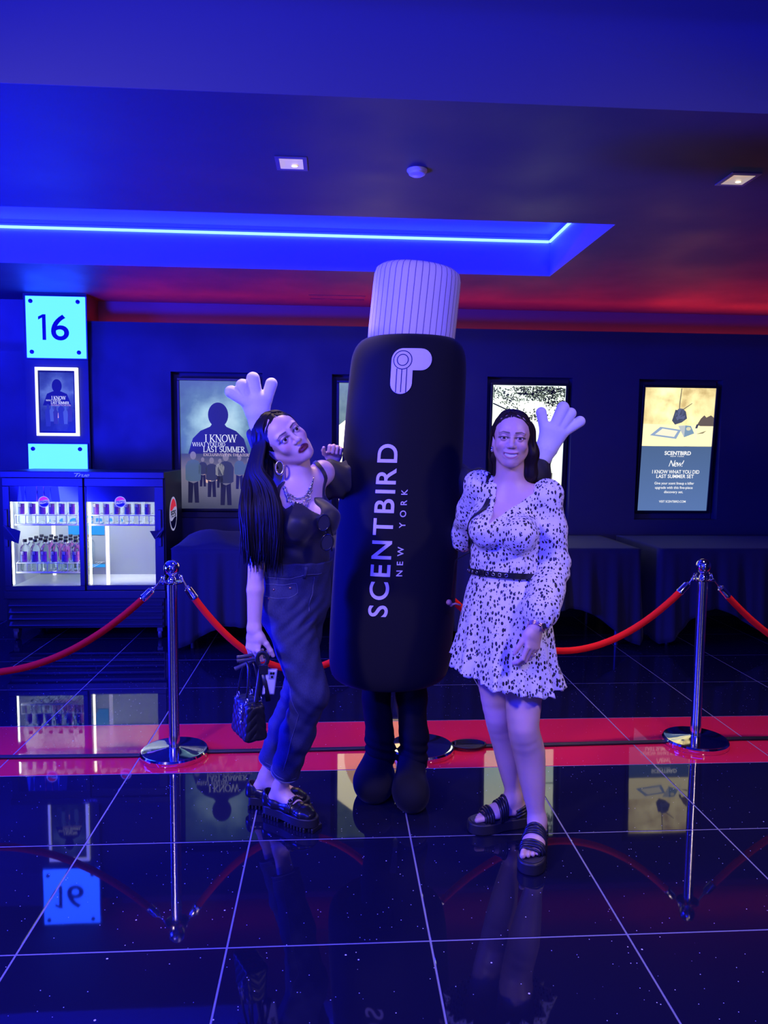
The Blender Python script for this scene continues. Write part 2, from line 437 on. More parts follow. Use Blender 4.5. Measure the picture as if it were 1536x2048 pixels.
# ------------------------------------------------------------------ display screens in the wall recesses
def em_flat(name, col=(0, 0, 0), s=1.0): return emis('print_'+name, col, s)
def flat(name, V, F, m, parent, y, label=None):
    b = MB(); b.add([(x, y, z) for x, z in V], F); o = b.build(name, m, parent)
    if label: o['label'] = label
    return o
def poly(name, pts, m, parent, y):
    return flat(name, pts, [tuple(range(len(pts)))], m, parent, y)
SW, SH = .636, 1.085
def screen(idx, label, m_pic, tilt):
    x = (RX[idx][0]+RX[idx][1])/2
    t = thing('display_screen', label, 'screen', (x, 6.548, .945), None, (math.radians(tilt), 0, 0))
    b = MB(); w2 = SW/2
    for lo, hi in (((-w2-.022, -.03, -.022), (w2+.022, .0, 0)), ((-w2-.022, -.03, SH), (w2+.022, 0, SH+.022)), ((-w2-.022, -.03, 0), (-w2, 0, SH)), ((w2, -.03, 0), (w2+.022, 0, SH))): b.box(lo, hi)
    b.box((-w2, -.012, 0), (w2, 0, SH))
    b.build('bezel', M_bezel, t, bevel=.003)
    p = MB(); p.box((-w2, -.02, 0), (w2, -.0125, SH)); p.build('screen_panel', m_pic, t)
    return t
YP = -.0206
def glow_mat(name, fn, s):
    m = mat(name, (0, 0, 0), .25); t = NT(m); col = fn(t, t.objco()); t.l(col, t.b.inputs['Emission Color']); t.b.inputs['Emission Strength'].default_value = s
    return m
def pic_teal(t, co):
    sx = t.n('ShaderNodeSeparateXYZ'); t.l(co, sx.inputs[0])
    n = t.noise(5, 5, co)
    dx = t.math('MULTIPLY', sx.outputs[0], 2.4); dz = t.math('MULTIPLY', t.math('SUBTRACT', sx.outputs[2], .72), 2.6)
    r = t.math('SQRT', t.math('ADD', t.math('MULTIPLY', dx, dx), t.math('MULTIPLY', dz, dz)))
    g = t.math('ADD', r, t.math('MULTIPLY', t.math('SUBTRACT', n, .5), 1.0))
    up = t.ramp(g, [(0, (.62, .85, .82)), (.35, (.34, .56, .60)), (.75, (.10, .20, .27)), (1, (.07, .13, .22))])
    lo = t.ramp(t.math('ADD', sx.outputs[2], t.math('MULTIPLY', t.math('SUBTRACT', n, .5), .12)), [(.0, (.05, .055, .10)), (.14, (.12, .12, .19)), (.33, (.18, .16, .25)), (.46, (.05, .06, .11)), (.52, (.05, .07, .12))])
    k = t.math('GREATER_THAN', sx.outputs[2], .47)
    return t.mix(k, lo, up)
scr1 = screen(0, 'lit screen with a teal film poster and dark figure, behind the long haired woman', glow_mat('screen_film_poster', pic_teal, 1.0), 1.5)
sil = emis('print_dark', (.012, .012, .03), 1.0)
# plain head-and-shoulders silhouette and a row of plain figures as a generic stand-in for the poster art
q = arc(0, .80, .085, .105, -50, 230, 22)
poly('figure_print', q[:1]+q[1:]+[(-.07, .70), (-.15, .665), (-.215, .60), (-.255, .47), (.255, .47), (.215, .60), (.15, .665), (.07, .70)], sil, scr1, YP)
def fig(x, z, h, m, m2, turn=0):
    k = h
    body = [(x-.11*k, z), (x-.10*k, z+.42*k), (x-.15*k, z+.45*k), (x-.15*k, z+.72*k), (x-.10*k, z+.81*k), (x-.03*k, z+.84*k), (x+.03*k, z+.84*k), (x+.10*k, z+.81*k), (x+.15*k, z+.72*k), (x+.14*k, z+.45*k), (x+.09*k, z+.42*k), (x+.10*k, z), (x+.02*k, z), (x, z+.38*k), (x-.03*k, z)]
    b = MB(); b.mi = 0
    b.add([(a, YP-.0008, c_) for a, c_ in body[1:11]], [tuple(range(10))])
    b.mi = 2
    b.add([(a, YP-.0008, c_) for a, c_ in (body[0], body[1], body[13], body[14])], [(0, 1, 2, 3)])
    b.add([(a, YP-.0008, c_) for a, c_ in (body[12], body[13], body[10], body[11])], [(0, 1, 2, 3)])
    b.mi = 1
    h_ = arc(x, z+.92*k, .058*k, .08*k, 0, 360, 12)
    b.add([(a, YP-.0012, c_) for a, c_ in h_], [tuple(range(12))])
    b.build('crowd_print', [m, m2, sil], scr1)
denim = em_flat('denim', (.07, .115, .19)); dk = em_flat('dusk', (.03, .035, .07)); fc = em_flat('face', (.20, .18, .22)); pale = em_flat('pale', (.24, .24, .28))
for a, z in ((-.095, .27), (-.005, .285)):
    h_ = arc(a, z, .036, .05, 0, 360, 14); poly('headlamp_print', h_[:-1], em_flat('headlamp', (.75, .46, .36)), scr1, YP-.0002)
    h_ = arc(a, z, .014, .018, 0, 360, 14); poly('headlamp_print', h_[:-1], em_flat('headlamp_core', (1.2, .95, .8)), scr1, YP-.0004)
for x, z, h, m in ((-.135, .19, .25, dk), (.01, .18, .25, pale), (.175, .17, .29, denim), (.255, .16, .28, denim), (-.215, .05, .44, denim), (-.06, .10, .34, dk), (.06, .03, .45, dk)): fig(x, z, h, m, fc)
wht = em_flat('white', (.78, .82, .86))
for s, r, wt in (('I KNOW', (-.115, .155, .572, .632), .13), ('WHAT YOU DID', (-.22, .058, .535, .566), .13), ('LAST SUMMER', (-.13, .222, .486, .532), .13)):
    flat('lettering', *serif_fit(s, *r, wt), wht, scr1, YP-.002)
flat('lettering', *serif_fit('EXCLUSIVELY IN THEATERS', -.128, .27, .452, .474, .15), em_flat('rose', (.66, .5, .56)), scr1, YP-.002)

def pic_cream(t, co):
    sx = t.n('ShaderNodeSeparateXYZ'); t.l(co, sx.inputs[0])
    n = t.noise(9, 4, co)
    tl = t.ramp(n, [(.3, (.035, .06, .065)), (.7, (.075, .11, .10))])
    k = t.math('GREATER_THAN', t.math('SUBTRACT', sx.outputs[2], t.math('MULTIPLY', sx.outputs[0], .8)), .98)
    return t.mix(k, (1.1, 1.0, .6), tl)
scr2 = screen(1, 'lit portrait screen with a cream picture, mostly hidden behind the bottle costume', glow_mat('screen_cream', pic_cream, 3.0), 1.5)
poly('peach_print', arc(.12, .36, .30, .5, 0, 360, 40)[:-1] and [(max(-.29, min(.318, a)), max(.005, min(1.08, z))) for a, z in arc(.10, .34, .36, .40, 0, 360, 40)[:-1]], em_flat('peach', (2.2, 1.2, .5)), scr2, YP)

def pic_sky(t, co):
    sx = t.n('ShaderNodeSeparateXYZ'); t.l(co, sx.inputs[0])
    n = t.noise(4, 4, co)
    return t.ramp(t.math('ADD', sx.outputs[2], t.math('MULTIPLY', t.math('SUBTRACT', n, .5), .3)), [(0, (.30, .36, .22)), (.22, (.8, .85, .6)), (.5, (.75, .95, .8)), (.75, (1.05, 1.1, .85)), (1, (.75, .9, .8))])
scr3 = screen(2, 'lit portrait screen with a bright picture of trees, behind the woman in the spotted dress', glow_mat('screen_trees', pic_sky, 1.8), 3.5)
rnd = random.Random(3)
lf = MB(); lf2 = MB()
cl_ = [(rnd.uniform(-.31, .31), rnd.uniform(.80, 1.08)**1.0) for _ in range(16)]+[(rnd.uniform(-.31, .31), rnd.uniform(.98, 1.08)) for _ in range(14)]
for i in range(1700):
    q_ = rnd.choice(cl_); x = max(-.31, min(.31, q_[0]+rnd.gauss(0, .05))); dep = 0
    z = q_[1]+rnd.gauss(0, .022)
    if z > 1.078: continue
    a = rnd.uniform(0, 6.28); l = rnd.uniform(.005, .013); wd = l*.5
    pts = [(x+l*math.cos(a), z+l*math.sin(a)), (x-wd*math.sin(a), z+wd*math.cos(a)), (x-l*math.cos(a), z-l*math.sin(a)), (x+wd*math.sin(a), z-wd*math.cos(a))]
    pts = [(max(-.316, min(.316, p)), min(1.083, q_)) for p, q_ in pts]
    (lf if rnd.random() < .6 else lf2).add([(p, YP-.0004-i*1e-6, q_) for p, q_ in pts], [(0, 1, 2, 3)])
lf.build('foliage_print', em_flat('leaf_dark', (.035, .045, .05)), scr3)['kind'] = 'stuff'
lf2.build('foliage_print', em_flat('leaf_mid', (.16, .2, .14)), scr3)['kind'] = 'stuff'
br = MB()
for pth, r in (([(-.315, .93), (-.2, .88), (-.08, .80), (.0, .74)], .006), ([(-.2, .88), (-.17, .78), (-.1, .70)], .003), ([(.31, 1.05), (.1, 1.0), (-.1, 1.02)], .007), ([(.1, 1.0), (.16, .9), (.2, .84)], .003)):
    for i in range(len(pth)-1):
        (a, b_), (c_, d) = pth[i], pth[i+1]; br.add([(a, YP-.0003, b_-r), (c_, YP-.0003, d-r), (c_, YP-.0003, d+r), (a, YP-.0003, b_+r)], [(0, 1, 2, 3)])
br.build('branch_print', em_flat('leaf_dark'), scr3)['kind'] = 'stuff'
for r, m in (((.18, .235, .0, .33), em_flat('post', (.22, .2, .2))), ((-.318, .318, .0, .03), em_flat('ground', (.2, .24, .14))), ((.1, .318, .60, .612), em_flat('line', (.3, .42, .36)))):
    poly('scenery_print', [(r[0], r[2]), (r[1], r[2]), (r[1], r[3]), (r[0], r[3])], m, scr3, YP-.0005)
poly('signboard_print', [(-.02, .10), (.165, .10), (.175, .115), (.175, .26), (.15, .285), (.06, .285), (.04, .32), (-.02, .32)], em_flat('sign_blue', (.06, .17, .24)), scr3, YP-.0008)
flat('lettering', *text_fit('tiful', .06, .15, .185, .235, .0), em_flat('pale_text', (.8, .85, .8)), scr3, YP-.0014)
flat('lettering', *text_fit('RT', .085, .155, .115, .16, .02), em_flat('gold_text', (.8, .6, .25)), scr3, YP-.0014)

def pic_advert(t, co):
    sx = t.n('ShaderNodeSeparateXYZ'); t.l(co, sx.inputs[0])
    n = t.noise(7, 6, co)
    up = t.ramp(n, [(.3, (.38, .28, .12)), (.48, (.64, .54, .26)), (.7, (.86, .76, .40))])
    edge = t.math('MULTIPLY', sx.outputs[0], sx.outputs[0])
    up2 = t.mix(t.math('MINIMUM', t.math('MULTIPLY', edge, 4.5), .6), up, (.30, .21, .08))
    lo = t.ramp(sx.outputs[2], [(0, (.055, .10, .23)), (.6, (.042, .075, .155))])
    return t.mix(t.math('GREATER_THAN', sx.outputs[2], .575), lo, up2)
scr4 = screen(3, 'lit screen with a yellow still life above blue advert text, rightmost on the wall', glow_mat('screen_advert', pic_advert, 1.9), 4)
A = lambda nm, pts, c, dy=0: poly(nm, pts, em_flat('ad_%s' % repr(c), c), scr4, YP-.0006-dy)
A('table_print', [(-.318, .578), (.318, .578), (.318, .755), (-.318, .77)], (1.25, 1.1, .62))
ink = (.05, .06, .12)
A('wire_print', [(-.003, .81), (.004, .81), (.004, .95), (.012, 1.08), (.004, 1.08), (-.005, .95)], (.2, .18, .12), .0004)
A('wire_print', [(.03, .90), (.11, .955), (.113, .95), (.035, .893)], (.2, .18, .12), .0004)
A('bundle_print', [(-.035, .895), (-.06, .80), (-.03, .765), (.03, .785), (.075, .82), (.06, .88), (.03, .905), (.0, .89)], (.07, .085, .15), .0007)
for k in range(9):
    a0 = 40*k; rr = .055; p = [(.01+.03*math.cos(a0*1.7), .835+.035*math.sin(a0*1.7))]+[(.012+rr*(.75+.25*((k*7) % 5)/4)*math.cos(math.radians(a0+d)), .85+rr*1.05*math.sin(math.radians(a0+d))) for d in (0, 18, 38)]
    A('bundle_print', p, (.06+.03*(k % 3), .08+.03*(k % 3), .15+.06*(k % 3)), .0008+k*5e-5)
A('booklet_print', [(-.25, .67), (-.16, .745), (.03, .72), (-.01, .64)], (.30, .42, .62), .0006)
A('booklet_page_print', [(-.205, .678), (-.14, .73), (.0, .71), (-.03, .657)], (1.0, .95, .72), .0010)
A('box_print', [(.0, .755), (.06, .655), (.065, .76)], (.55, .6, .62), .0008); A('box_print', [(.06, .655), (.065, .76), (.115, .755), (.15, .69)], (.22, .35, .5), .0008)
A('disc_print', arc(.095, .73, .022, .016, 0, 360, 14)[:-1], (.75, .72, .5), .0012)
A('vial_print', [(.155, .64), (.172, .64), (.172, .735), (.155, .735)], (1.0, .95, .7), .001); A('vial_cap_print', [(.155, .735), (.175, .735), (.185, .77), (.165, .77)], ink, .001)
A('shadow_print', [(.17, .685), (.26, .715), (.23, .69)], (.3, .26, .16), .0008)
A('dark_cloth_print', [(.17, .765), (.20, .82), (.23, .85), (.25, .83), (.29, .85), (.317, .83), (.317, .755), (.2, .755)], (.14, .11, .1), .0006)
txt = em_flat('ad_text', (1.0, 1.0, 1.0))
for s, r, off, sp, sh in (('SCENTBIRD', (-.105, .135, .497, .532), .03, 1, 0), ('NEW YORK', (-.05, .075, .481, .491), .02, 1.2, 0), ('New!', (-.06, .078, .395, .452), .0, .8, .35),
                          ('I KNOW WHAT YOU DID', (-.205, .225, .332, .365), .016, 1, 0), ('LAST SUMMER SET', (-.165, .178, .292, .325), .016, 1, 0),
                          ('Give your scent lineup a killer', (-.178, .185, .228, .258), .012, 1, 0), ('upgrade with this five-piece', (-.17, .175, .189, .219), .012, 1, 0), ('discovery set.', (-.085, .09, .150, .180), .012, 1, 0),
                          ('VISIT SCENTBIRD.COM', (-.125, .12, .072, .092), .012, 1, 0)):
    flat('lettering', *text_fit(s, *r, off, sp, sh), txt, scr4, YP-.0012)

# ------------------------------------------------------------------ number sign, small framed poster and lower panel on the pilaster
M_cy = emis('sign_glow', (.012, .068, 1.0), 14, (.1, .2, .3))
M_ink = mat('sign_ink_blue', (.004, .005, .05), .4, 0, Emission_Color=(0, 0, 1, 1), Emission_Strength=.28)
sg = thing('number_sign', 'square glowing cyan sign with the number 16 on the back wall', 'sign', (-2.268, 6.40, 2.43))
b = MB(); b.box((-.232, -.03, -.246), (.238, -.018, .246)); b.build('light_panel', M_cy, sg, bevel=.002)
b = MB(); b.box((-.242, -.017, -.252), (.246, 0, .254)); b.build('backing', mat('sign_backing', (.05, .1, .4), .3), sg, bevel=.003)
def pins(root, spots, y):
    for x, z in spots:
        b = MB(); b.lathe([(.017, 0), (.017, .008), (.013, .011)], 16, Matrix.Translation((x, y, z)) @ Matrix.Rotation(PI/2, 4, 'X')); b.build('standoff', M_ink, root, 40)
pins(sg, ((-.19, .205), (.183, .205), (-.19, -.2), (.183, -.2)), -.03)
def solid_text(V, F, y, d):
    return [(x, y, z) for x, z in V], F
flat('digit', [(-.135, .058), (-.135, .083), (-.098, .102), (-.075, .102), (-.075, -.103), (-.104, -.103), (-.104, .075)], [(0, 1, 2, 3, 6), (3, 4, 5, 6)], M_ink, sg, -.0308)
flat('digit', *text_fit('6', -.035, .108, -.105, .102, .012), M_ink, sg, -.0308)
lp = thing('glow_panel', 'glowing blank cyan panel above the drinks cooler', 'sign', (-2.268, 6.40, 1.36))
b = MB(); b.box((-.245, -.03, -.12), (.226, -.018, .125)); b.build('light_panel', M_cy, lp, bevel=.002)
b = MB(); b.box((-.25, -.017, -.13), (.232, 0, .13)); b.build('backing', mat('sign_backing'), lp, bevel=.003)
pins(lp, ((-.205, .085), (.172, .085)), -.03)
pf = thing('framed_poster', 'small film poster in a bright white lit frame below the number sign', 'poster', (-2.276, 6.40, 1.83))
b = MB(); M_fr = emis('frame_glow', (.9, .93, 1.0), 1.1, (.8, .8, .8))
for lo, hi in (((-.168, -.028, -.278), (.172, 0, -.254)), ((-.168, -.028, .254), (.172, 0, .28)), ((-.168, -.028, -.254), (-.15, 0, .254)), ((.147, -.028, -.254), (.172, 0, .254))): b.box(lo, hi)
b.build('frame', M_fr, pf, bevel=.002)
b = MB(); b.box((-.15, -.012, -.254), (.147, 0, .254)); b.build('mount', M_bezel, pf)
def pic_small(t, co):
    sx = t.n('ShaderNodeSeparateXYZ'); t.l(co, sx.inputs[0]); n = t.noise(9, 4, co)
    r = t.math('ADD', t.math('ABSOLUTE', t.math('SUBTRACT', sx.outputs[2], .08)), t.math('ADD', t.math('ABSOLUTE', sx.outputs[0]), t.math('MULTIPLY', t.math('SUBTRACT', n, .5), .4)))
    return t.ramp(r, [(.03, (.14, .22, .62)), (.16, (.05, .08, .4)), (.33, (.012, .02, .22))])
b = MB(); b.box((-.137, -.0135, -.24), (.135, -.0125, .24)); b.build('print', glow_mat('small_poster_print', pic_small, 1.0), pf)
sil2 = emis('print_navy', (.006, .006, .08), 1.0)
poly('figure_print', arc(0, .13, .04, .055, -50, 230, 18)+[(-.035, .085), (-.08, .065), (-.115, -.03), (.115, -.03), (.08, .065), (.035, .085)], sil2, pf, -.0142)
for i, (x, h) in enumerate(((-.075, .18), (-.045, .13), (-.015, .14), (.03, .18), (.065, .14), (.1, .14))):
    k = h; z = -.2+.02*(i % 2)+(.02 if h < .15 else 0)
    poly('crowd_print', [(x-.1*k, z), (x-.14*k, z+.7*k), (x-.05*k, z+.83*k), (x-.05*k, z+k), (x+.05*k, z+k), (x+.05*k, z+.83*k), (x+.14*k, z+.7*k), (x+.1*k, z)], em_flat('np%d' % (i % 3), ((.02, .03, .18), (.06, .1, .34), (.03, .03, .12))[i % 3]), pf, -.0145-i*1e-5)
for x in (-.045, .005): poly('headlamp_print', arc(x, -.11, .014, .022, 0, 360, 12)[:-1], em_flat('np_lamp', (.7, .4, .5)), pf, -.0143)
w2 = em_flat('np_white', (.75, .78, 1.0))
for s, r in (('I KNOW', (-.045, .07, .02, .046)), ('WHAT YOU DID', (-.09, .03, .006, .018)), ('LAST SUMMER', (-.05, .095, -.017, .003))): flat('lettering', *serif_fit(s, *r, .16), w2, pf, -.0150)
flat('lettering', *serif_fit('EXCLUSIVELY IN THEATERS', -.05, .11, -.032, -.022, .18), em_flat('np_rose', (.55, .4, .7)), pf, -.0150)
# ------------------------------------------------------------------ chrome rope posts
PZ = .846
def post(x, y, label):
    t = thing('stanchion_post', label, 'stanchion', (x, y, 0), 'chrome rope posts')
    b = MB(); b.lathe([(.158, 0), (.160, .004), (.160, .022), (.154, .03), (.150, .031)], 56); b.build('base_rim', M_chrome, t, 35)
    b = MB(); b.lathe([(.150, .0305), (.10, .036), (.04, .041), (.03, .043)], 56); b.build('base_plate', mat('polished_base', (.62, .63, .66), .05, 1.0), t, 35)
    b = MB(); b.lathe([(.0262, .042), (.0262, .105), (.0248, .108), (.0248, .835)], 32); b.build('pole', mat('pole_chrome', (.84, .82, .86), .17, 1.0), t, 35)
    b = MB(); b.lathe([(.022, .834), (.045, .836), (.056, .840), (.056, .845), (.045, .848), (.02, .849), (.018, .862), (.013, .868), (.015, .874), (.02, .88)], 32); b.build('collar', M_chrome, t, 35)
    b = MB(); b.ball((0, 0, .911), .037, 28); b.build('ball_finial', M_chrome, t, True)
    return t
PL, PR, PM = (-.765, 3.563), (1.838, 3.60), (.43, 3.56)
post(*PL, 'chrome rope post standing left, in front of the drinks cooler')
post(*PR, 'chrome rope post standing at right')
post(*PM, 'chrome rope post hidden behind the bottle costume, only its round base in view')

M_velvet = mat('red_velvet', (.88, .014, .008), .85, 0, Specular_IOR_Level=.12)
M_velvet2 = mat('crimson_velvet', (.50, .006, .006), .85, 0, Specular_IOR_Level=.08)
NT(M_velvet).bump(NT(M_velvet).noise(160, 2), .25, .002)
def rope(a, b, sag, ends, label, m, cut0=0.0, cut1=1.0):
    """velvet rope hanging from a to b; ends: which end carries a chrome ferrule and hook"""
    a, b = Vector(a), Vector(b); n = 40; P = []
    for i in range(n+1):
        u = i/n; p = a.lerp(b, u); p.z -= sag*4*u*(1-u); P.append(p)
    t = thing('velvet_rope', label, 'rope', tuple(P[n//2]), 'velvet ropes')
    off = P[n//2]
    L = [p-off for p in P]
    core = [p for i, p in enumerate(L)]
    mb = MB(); s0 = 2 if 0 in ends else 0; s1 = n-2 if 1 in ends else n
    mb.tube(core[s0:s1+1], .0165, 14); mb.build('rope', m, t, 50)
    for e in ends:
        seq = core[:5] if e == 0 else core[::-1][:5]
        f_ = MB(); d = (seq[2]-seq[0]).normalized(); p1 = seq[2]; p0 = p1-d*.055
        f_.tube([p1+d*.004, p1-d*.004, p1-d*.008, p0, p0-d*.006], [.0172, .020, .0188, .0178, .010], 18); f_.build('ferrule', M_chrome, t, 40)
        h = MB(); q_ = seq[0]; up = Vector((0, 0, 1))
        h.tube([p0, p0-d*.018, q_+Vector((0, 0, .004)), q_+up*.018-d*.012, q_+up*.012-d*.026, q_-d*.02-up*.012], .0042, 8)
        h.ring(p0-d*.006, .009, .0028, d.cross(up), 14, 6)
        h.build('snap_hook', M_chrome, t, True)
    return t
rope((PL[0]-.052, PL[1], PZ), (-2.45, 3.50, .86), .43, (0,), 'dark red velvet rope hanging left from the left post', M_velvet2)
rope((PL[0]+.05, PL[1], PZ), (PM[0]-.05, PM[1], PZ), .43, (0, 1), 'bright red velvet rope passing behind the long haired woman', M_velvet)
rope((PR[0]-.052, PR[1], PZ), (PM[0]+.05, PM[1], PZ), .355, (0, 1), 'red velvet rope passing behind the woman in the spotted dress', M_velvet)
rope((PR[0]+.052, PR[1], PZ), (3.5, 3.62, .85), .46, (0,), 'red velvet rope running out at the right edge', M_velvet)

# power cable along the red stripe
cb = MB()
cpts = [(-2.4, 3.56), (-1.575, 3.55), (-.946, 3.541), (-.6, 3.573), (-.115, 3.576), (.3, 3.58), (.576, 3.584), (1.082, 3.588), (1.655, 3.602), (2.065, 3.625), (3.2, 3.612)]
for dy in (-.0, .014): cb.tube([(x, y+dy, .007) for x, y in cpts], .0075, 8)
for k in range(3):
    cb.tube([(.67+.085*math.cos(u), 3.592+(.030+.012*k)*math.sin(u), .010+.004*k) for u in [2*PI*i/28 for i in range(28)]], .0055, 6, None, True)
cb.tube([(.60, 3.565, .018), (.605, 3.59, .03), (.60, 3.615, .018)], .006, 6)
tag(cb.build('power_cable', mat('black_cable', (.01, .01, .012), .5), None, True), 'black power cable with a small coil lying along the red floor stripe', 'cable')

# ------------------------------------------------------------------ tables under black cloths
M_cloth = mat('black_cloth', (.016, .016, .022), .85, 0, Sheen_Weight=.06)
def cloth_table(x0, x1, label, lumpy, seed):
    r = random.Random(seed)
    t = thing('draped_table', label, 'table', ((x0+x1)/2, 5.83, 0), 'tables under black cloths')
    w, y0, y1 = (x1-x0)/2, -.42, .46
    b = MB(); b.box((-w+.02, y0+.02, .715), (w-.02, y1-.02, .742)); b.build('table_top', mat('table_top', (.3, .3, .3), .5), t)
    for sx in (-1, 1):
        for yy in (y0+.1, y1-.1):
            b = MB(); b.tube([(sx*(w-.12), yy, 0), (sx*(w-.12), yy, .715)], .016, 10); b.build('leg', mat('table_leg', (.12, .12, .13), .4, .6), t, 40)
    # cloth: a top sheet and a skirt hanging with folds and swept-up hem
    nx, V, F = 72, [], []
    loop = []
    for i in range(nx+1): loop.append((-w+2*w*i/nx, y0, 0, -1))
    for i in range(1, 19): loop.append((w, y0+(y1-y0)*i/18, 1, 0))
    side = [(-w, y1-(y1-y0)*i/18, -1, 0) for i in range(0, 18)]
    loop = side+loop; n = len(loop); rows = 15
    ph = [r.uniform(0, 6.28) for _ in range(4)]
    for k in range(rows+1):
        u = k/rows
        for i, (x, y, ax, ay) in enumerate(loop):
            s = i*.14
            hem = .20+.09*math.sin(x*3.1+ph[0])+.05*math.sin(x*7+ph[1])
            d = min(abs(x-w), abs(x+w))
            if ay: hem = hem*(1-math.exp(-(d/.22)**2))+.035*math.exp(-(d/.22)**2)
            else: hem = .05+.12*abs((y-y0)/(y1-y0))
            hem = max(hem, .03)
            z = .748-u*(.748-hem)
            am = .022*u**.8*(math.sin(s*5+ph[2])+.6*math.sin(s*11+ph[3]))+.035*u
            V.append((x+ax*(am+.008), y+ay*(am+.008), z))
    for k in range(rows):
        for i in range(n-1): F.append((k*n+i, k*n+i+1, (k+1)*n+i+1, (k+1)*n+i))
    base = len(V); tx, ty = 36, 10
    for j in range(ty+1):
        for i in range(tx+1):
            x = -w-.008+(2*w+.016)*i/tx; y = y0-.008+(y1-y0+.008)*j/ty; z = .748
            if lumpy and 0 < i < tx and 0 < j < ty:
                z += max(0, .10*math.exp(-((x+w-.28)/.3)**2-((y+.05)/.28)**2)+.05*math.exp(-((x-.1)/.25)**2-((y+.05)/.2)**2)+.012*math.sin(x*17+y*9))
            V.append((x, y, z))
    for j in range(ty):
        for i in range(tx): a = base+j*(tx+1)+i; F.append((a, a+1, a+tx+2, a+tx+1))
    o = np_mesh('tablecloth', V, F, M_cloth, t); so = o.modifiers.new('thick', 'SOLIDIFY'); so.thickness = .002; so.offset = -1
    return t
cloth_table(-1.16, .42, 'table under a lumpy black cloth beside the drinks cooler', True, 1)
cloth_table(.54, 2.27, 'table under a smooth black cloth behind the woman in the spotted dress', False, 2)
cloth_table(2.43, 4.2, 'table under a black cloth at the right end of the back wall', False, 5)

# ------------------------------------------------------------------ drinks cooler
M_cool = mat('cooler_black', (.016, .016, .02), .4)
M_gask = mat('cooler_gasket', (.032, .032, .04), .45)
M_inw = mat('cooler_liner', (.72, .74, .76), .4)
M_wire = mat('white_wire', (.9, .9, .9), .35)
M_cled = emis('cooler_led', (.80, .92, 1.0), 9)
M_cledw = emis('cooler_led_warm', (1.0, .95, .72), 7)
FX0, FX1, FY, FYB, FZ0, FZ1 = -2.468, -1.275, 5.72, 6.36, .10, 1.283
CX = (FX0+FX1)/2
ck = thing('drinks_cooler', 'black two door glass front drinks cooler with bottled water, left against the wall', 'cooler', (CX, 6.03, 0))
ck.location = (0, 0, 0)
def cpart(nm, m, fn, bev=.003, par=ck):
    b = MB(); fn(b); return b.build(nm, m, par, bevel=bev)
def _body(b):
    b.box((FX0, FY+.045, FZ0), (FX0+.035, FYB, FZ1)); b.box((FX1-.035, FY+.045, FZ0), (FX1, FYB, FZ1))
    b.box((FX0+.035, FY+.045, 1.21), (FX1-.035, FYB, FZ1)); b.box((FX0+.035, FYB-.03, FZ0), (FX1-.035, FYB, 1.21)); b.box((FX0+.035, FY+.045, FZ0), (FX1-.035, FYB-.03, .40))
cpart('cabinet', M_cool, _body, .004)
def _lin(b):
    b.box((FX0+.036, FY+.05, .402), (FX0+.042, FYB-.032, 1.208)); b.box((FX1-.042, FY+.05, .402), (FX1-.036, FYB-.032, 1.208))
    b.box((FX0+.042, FY+.05, .402), (FX1-.042, FYB-.032, .410))
cpart('inner_liner', M_inw, _lin, 0)
cpart('back_liner', mat('cooler_back', (.30, .33, .38), .35), lambda b: b.box((FX0+.042, FYB-.040, .41), (FX1-.042, FYB-.034, 1.208)), 0)
cpart('back_glow_panel', emis('cooler_blue_back', (.02, .33, .9), 1.0), lambda b: (b.box((-2.19, FYB-.046, .74), (-1.90, FYB-.041, .90)), b.box((-2.19, FYB-.046, .47), (-1.90, FYB-.041, .495))), 0)
cpart('header_strip', M_cool, lambda b: b.box((FX0, FY, 1.235), (FX1, FY+.044, FZ1)), .004)
cpart('lower_rail', M_cool, lambda b: b.box((FX0, FY, .325), (FX1, FY+.044, .385)), .004)
cpart('grille_frame', M_black, lambda b: b.box((FX0+.02, FY+.03, .095), (FX1-.02, FY+.044, .325)), .002)
for z in (.285, .232, .182, .132):
    cpart('grille_slat', M_gask, lambda b: b.add([(FX0+.03, FY+.03, z+.014), (FX1-.03, FY+.03, z+.014), (FX1-.03, FY+.002, z-.012), (FX0+.03, FY+.002, z-.012), (FX0+.03, FY+.03, z+.008), (FX1-.03, FY+.03, z+.008), (FX1-.03, FY+.004, z-.016), (FX0+.03, FY+.004, z-.016)], [(0, 3, 2, 1), (3, 7, 6, 2), (4, 5, 6, 7), (0, 4, 7, 3), (1, 2, 6, 5)]), 0)
for x in (FX0+.06, FX1-.06):
    for y in (FY+.08, FYB-.08):
        b = MB(); b.lathe([(.038, -.014), (.042, -.008), (.042, .008), (.038, .014)], 20, Matrix.Translation((x, y, .042)) @ Matrix.Rotation(PI/2, 4, 'Y'))
        b.box((x-.02, y-.03, .06), (x+.02, y+.03, .10)); b.build('caster', mat('caster_grey', (.1, .1, .1), .4), ck, 40)
M_glass = mat('cooler_glass', (1, 1, 1), .0, 0, Transmission_Weight=1.0, IOR=1.02)
M_film = mat('header_film', (.02, .02, .05), .12)
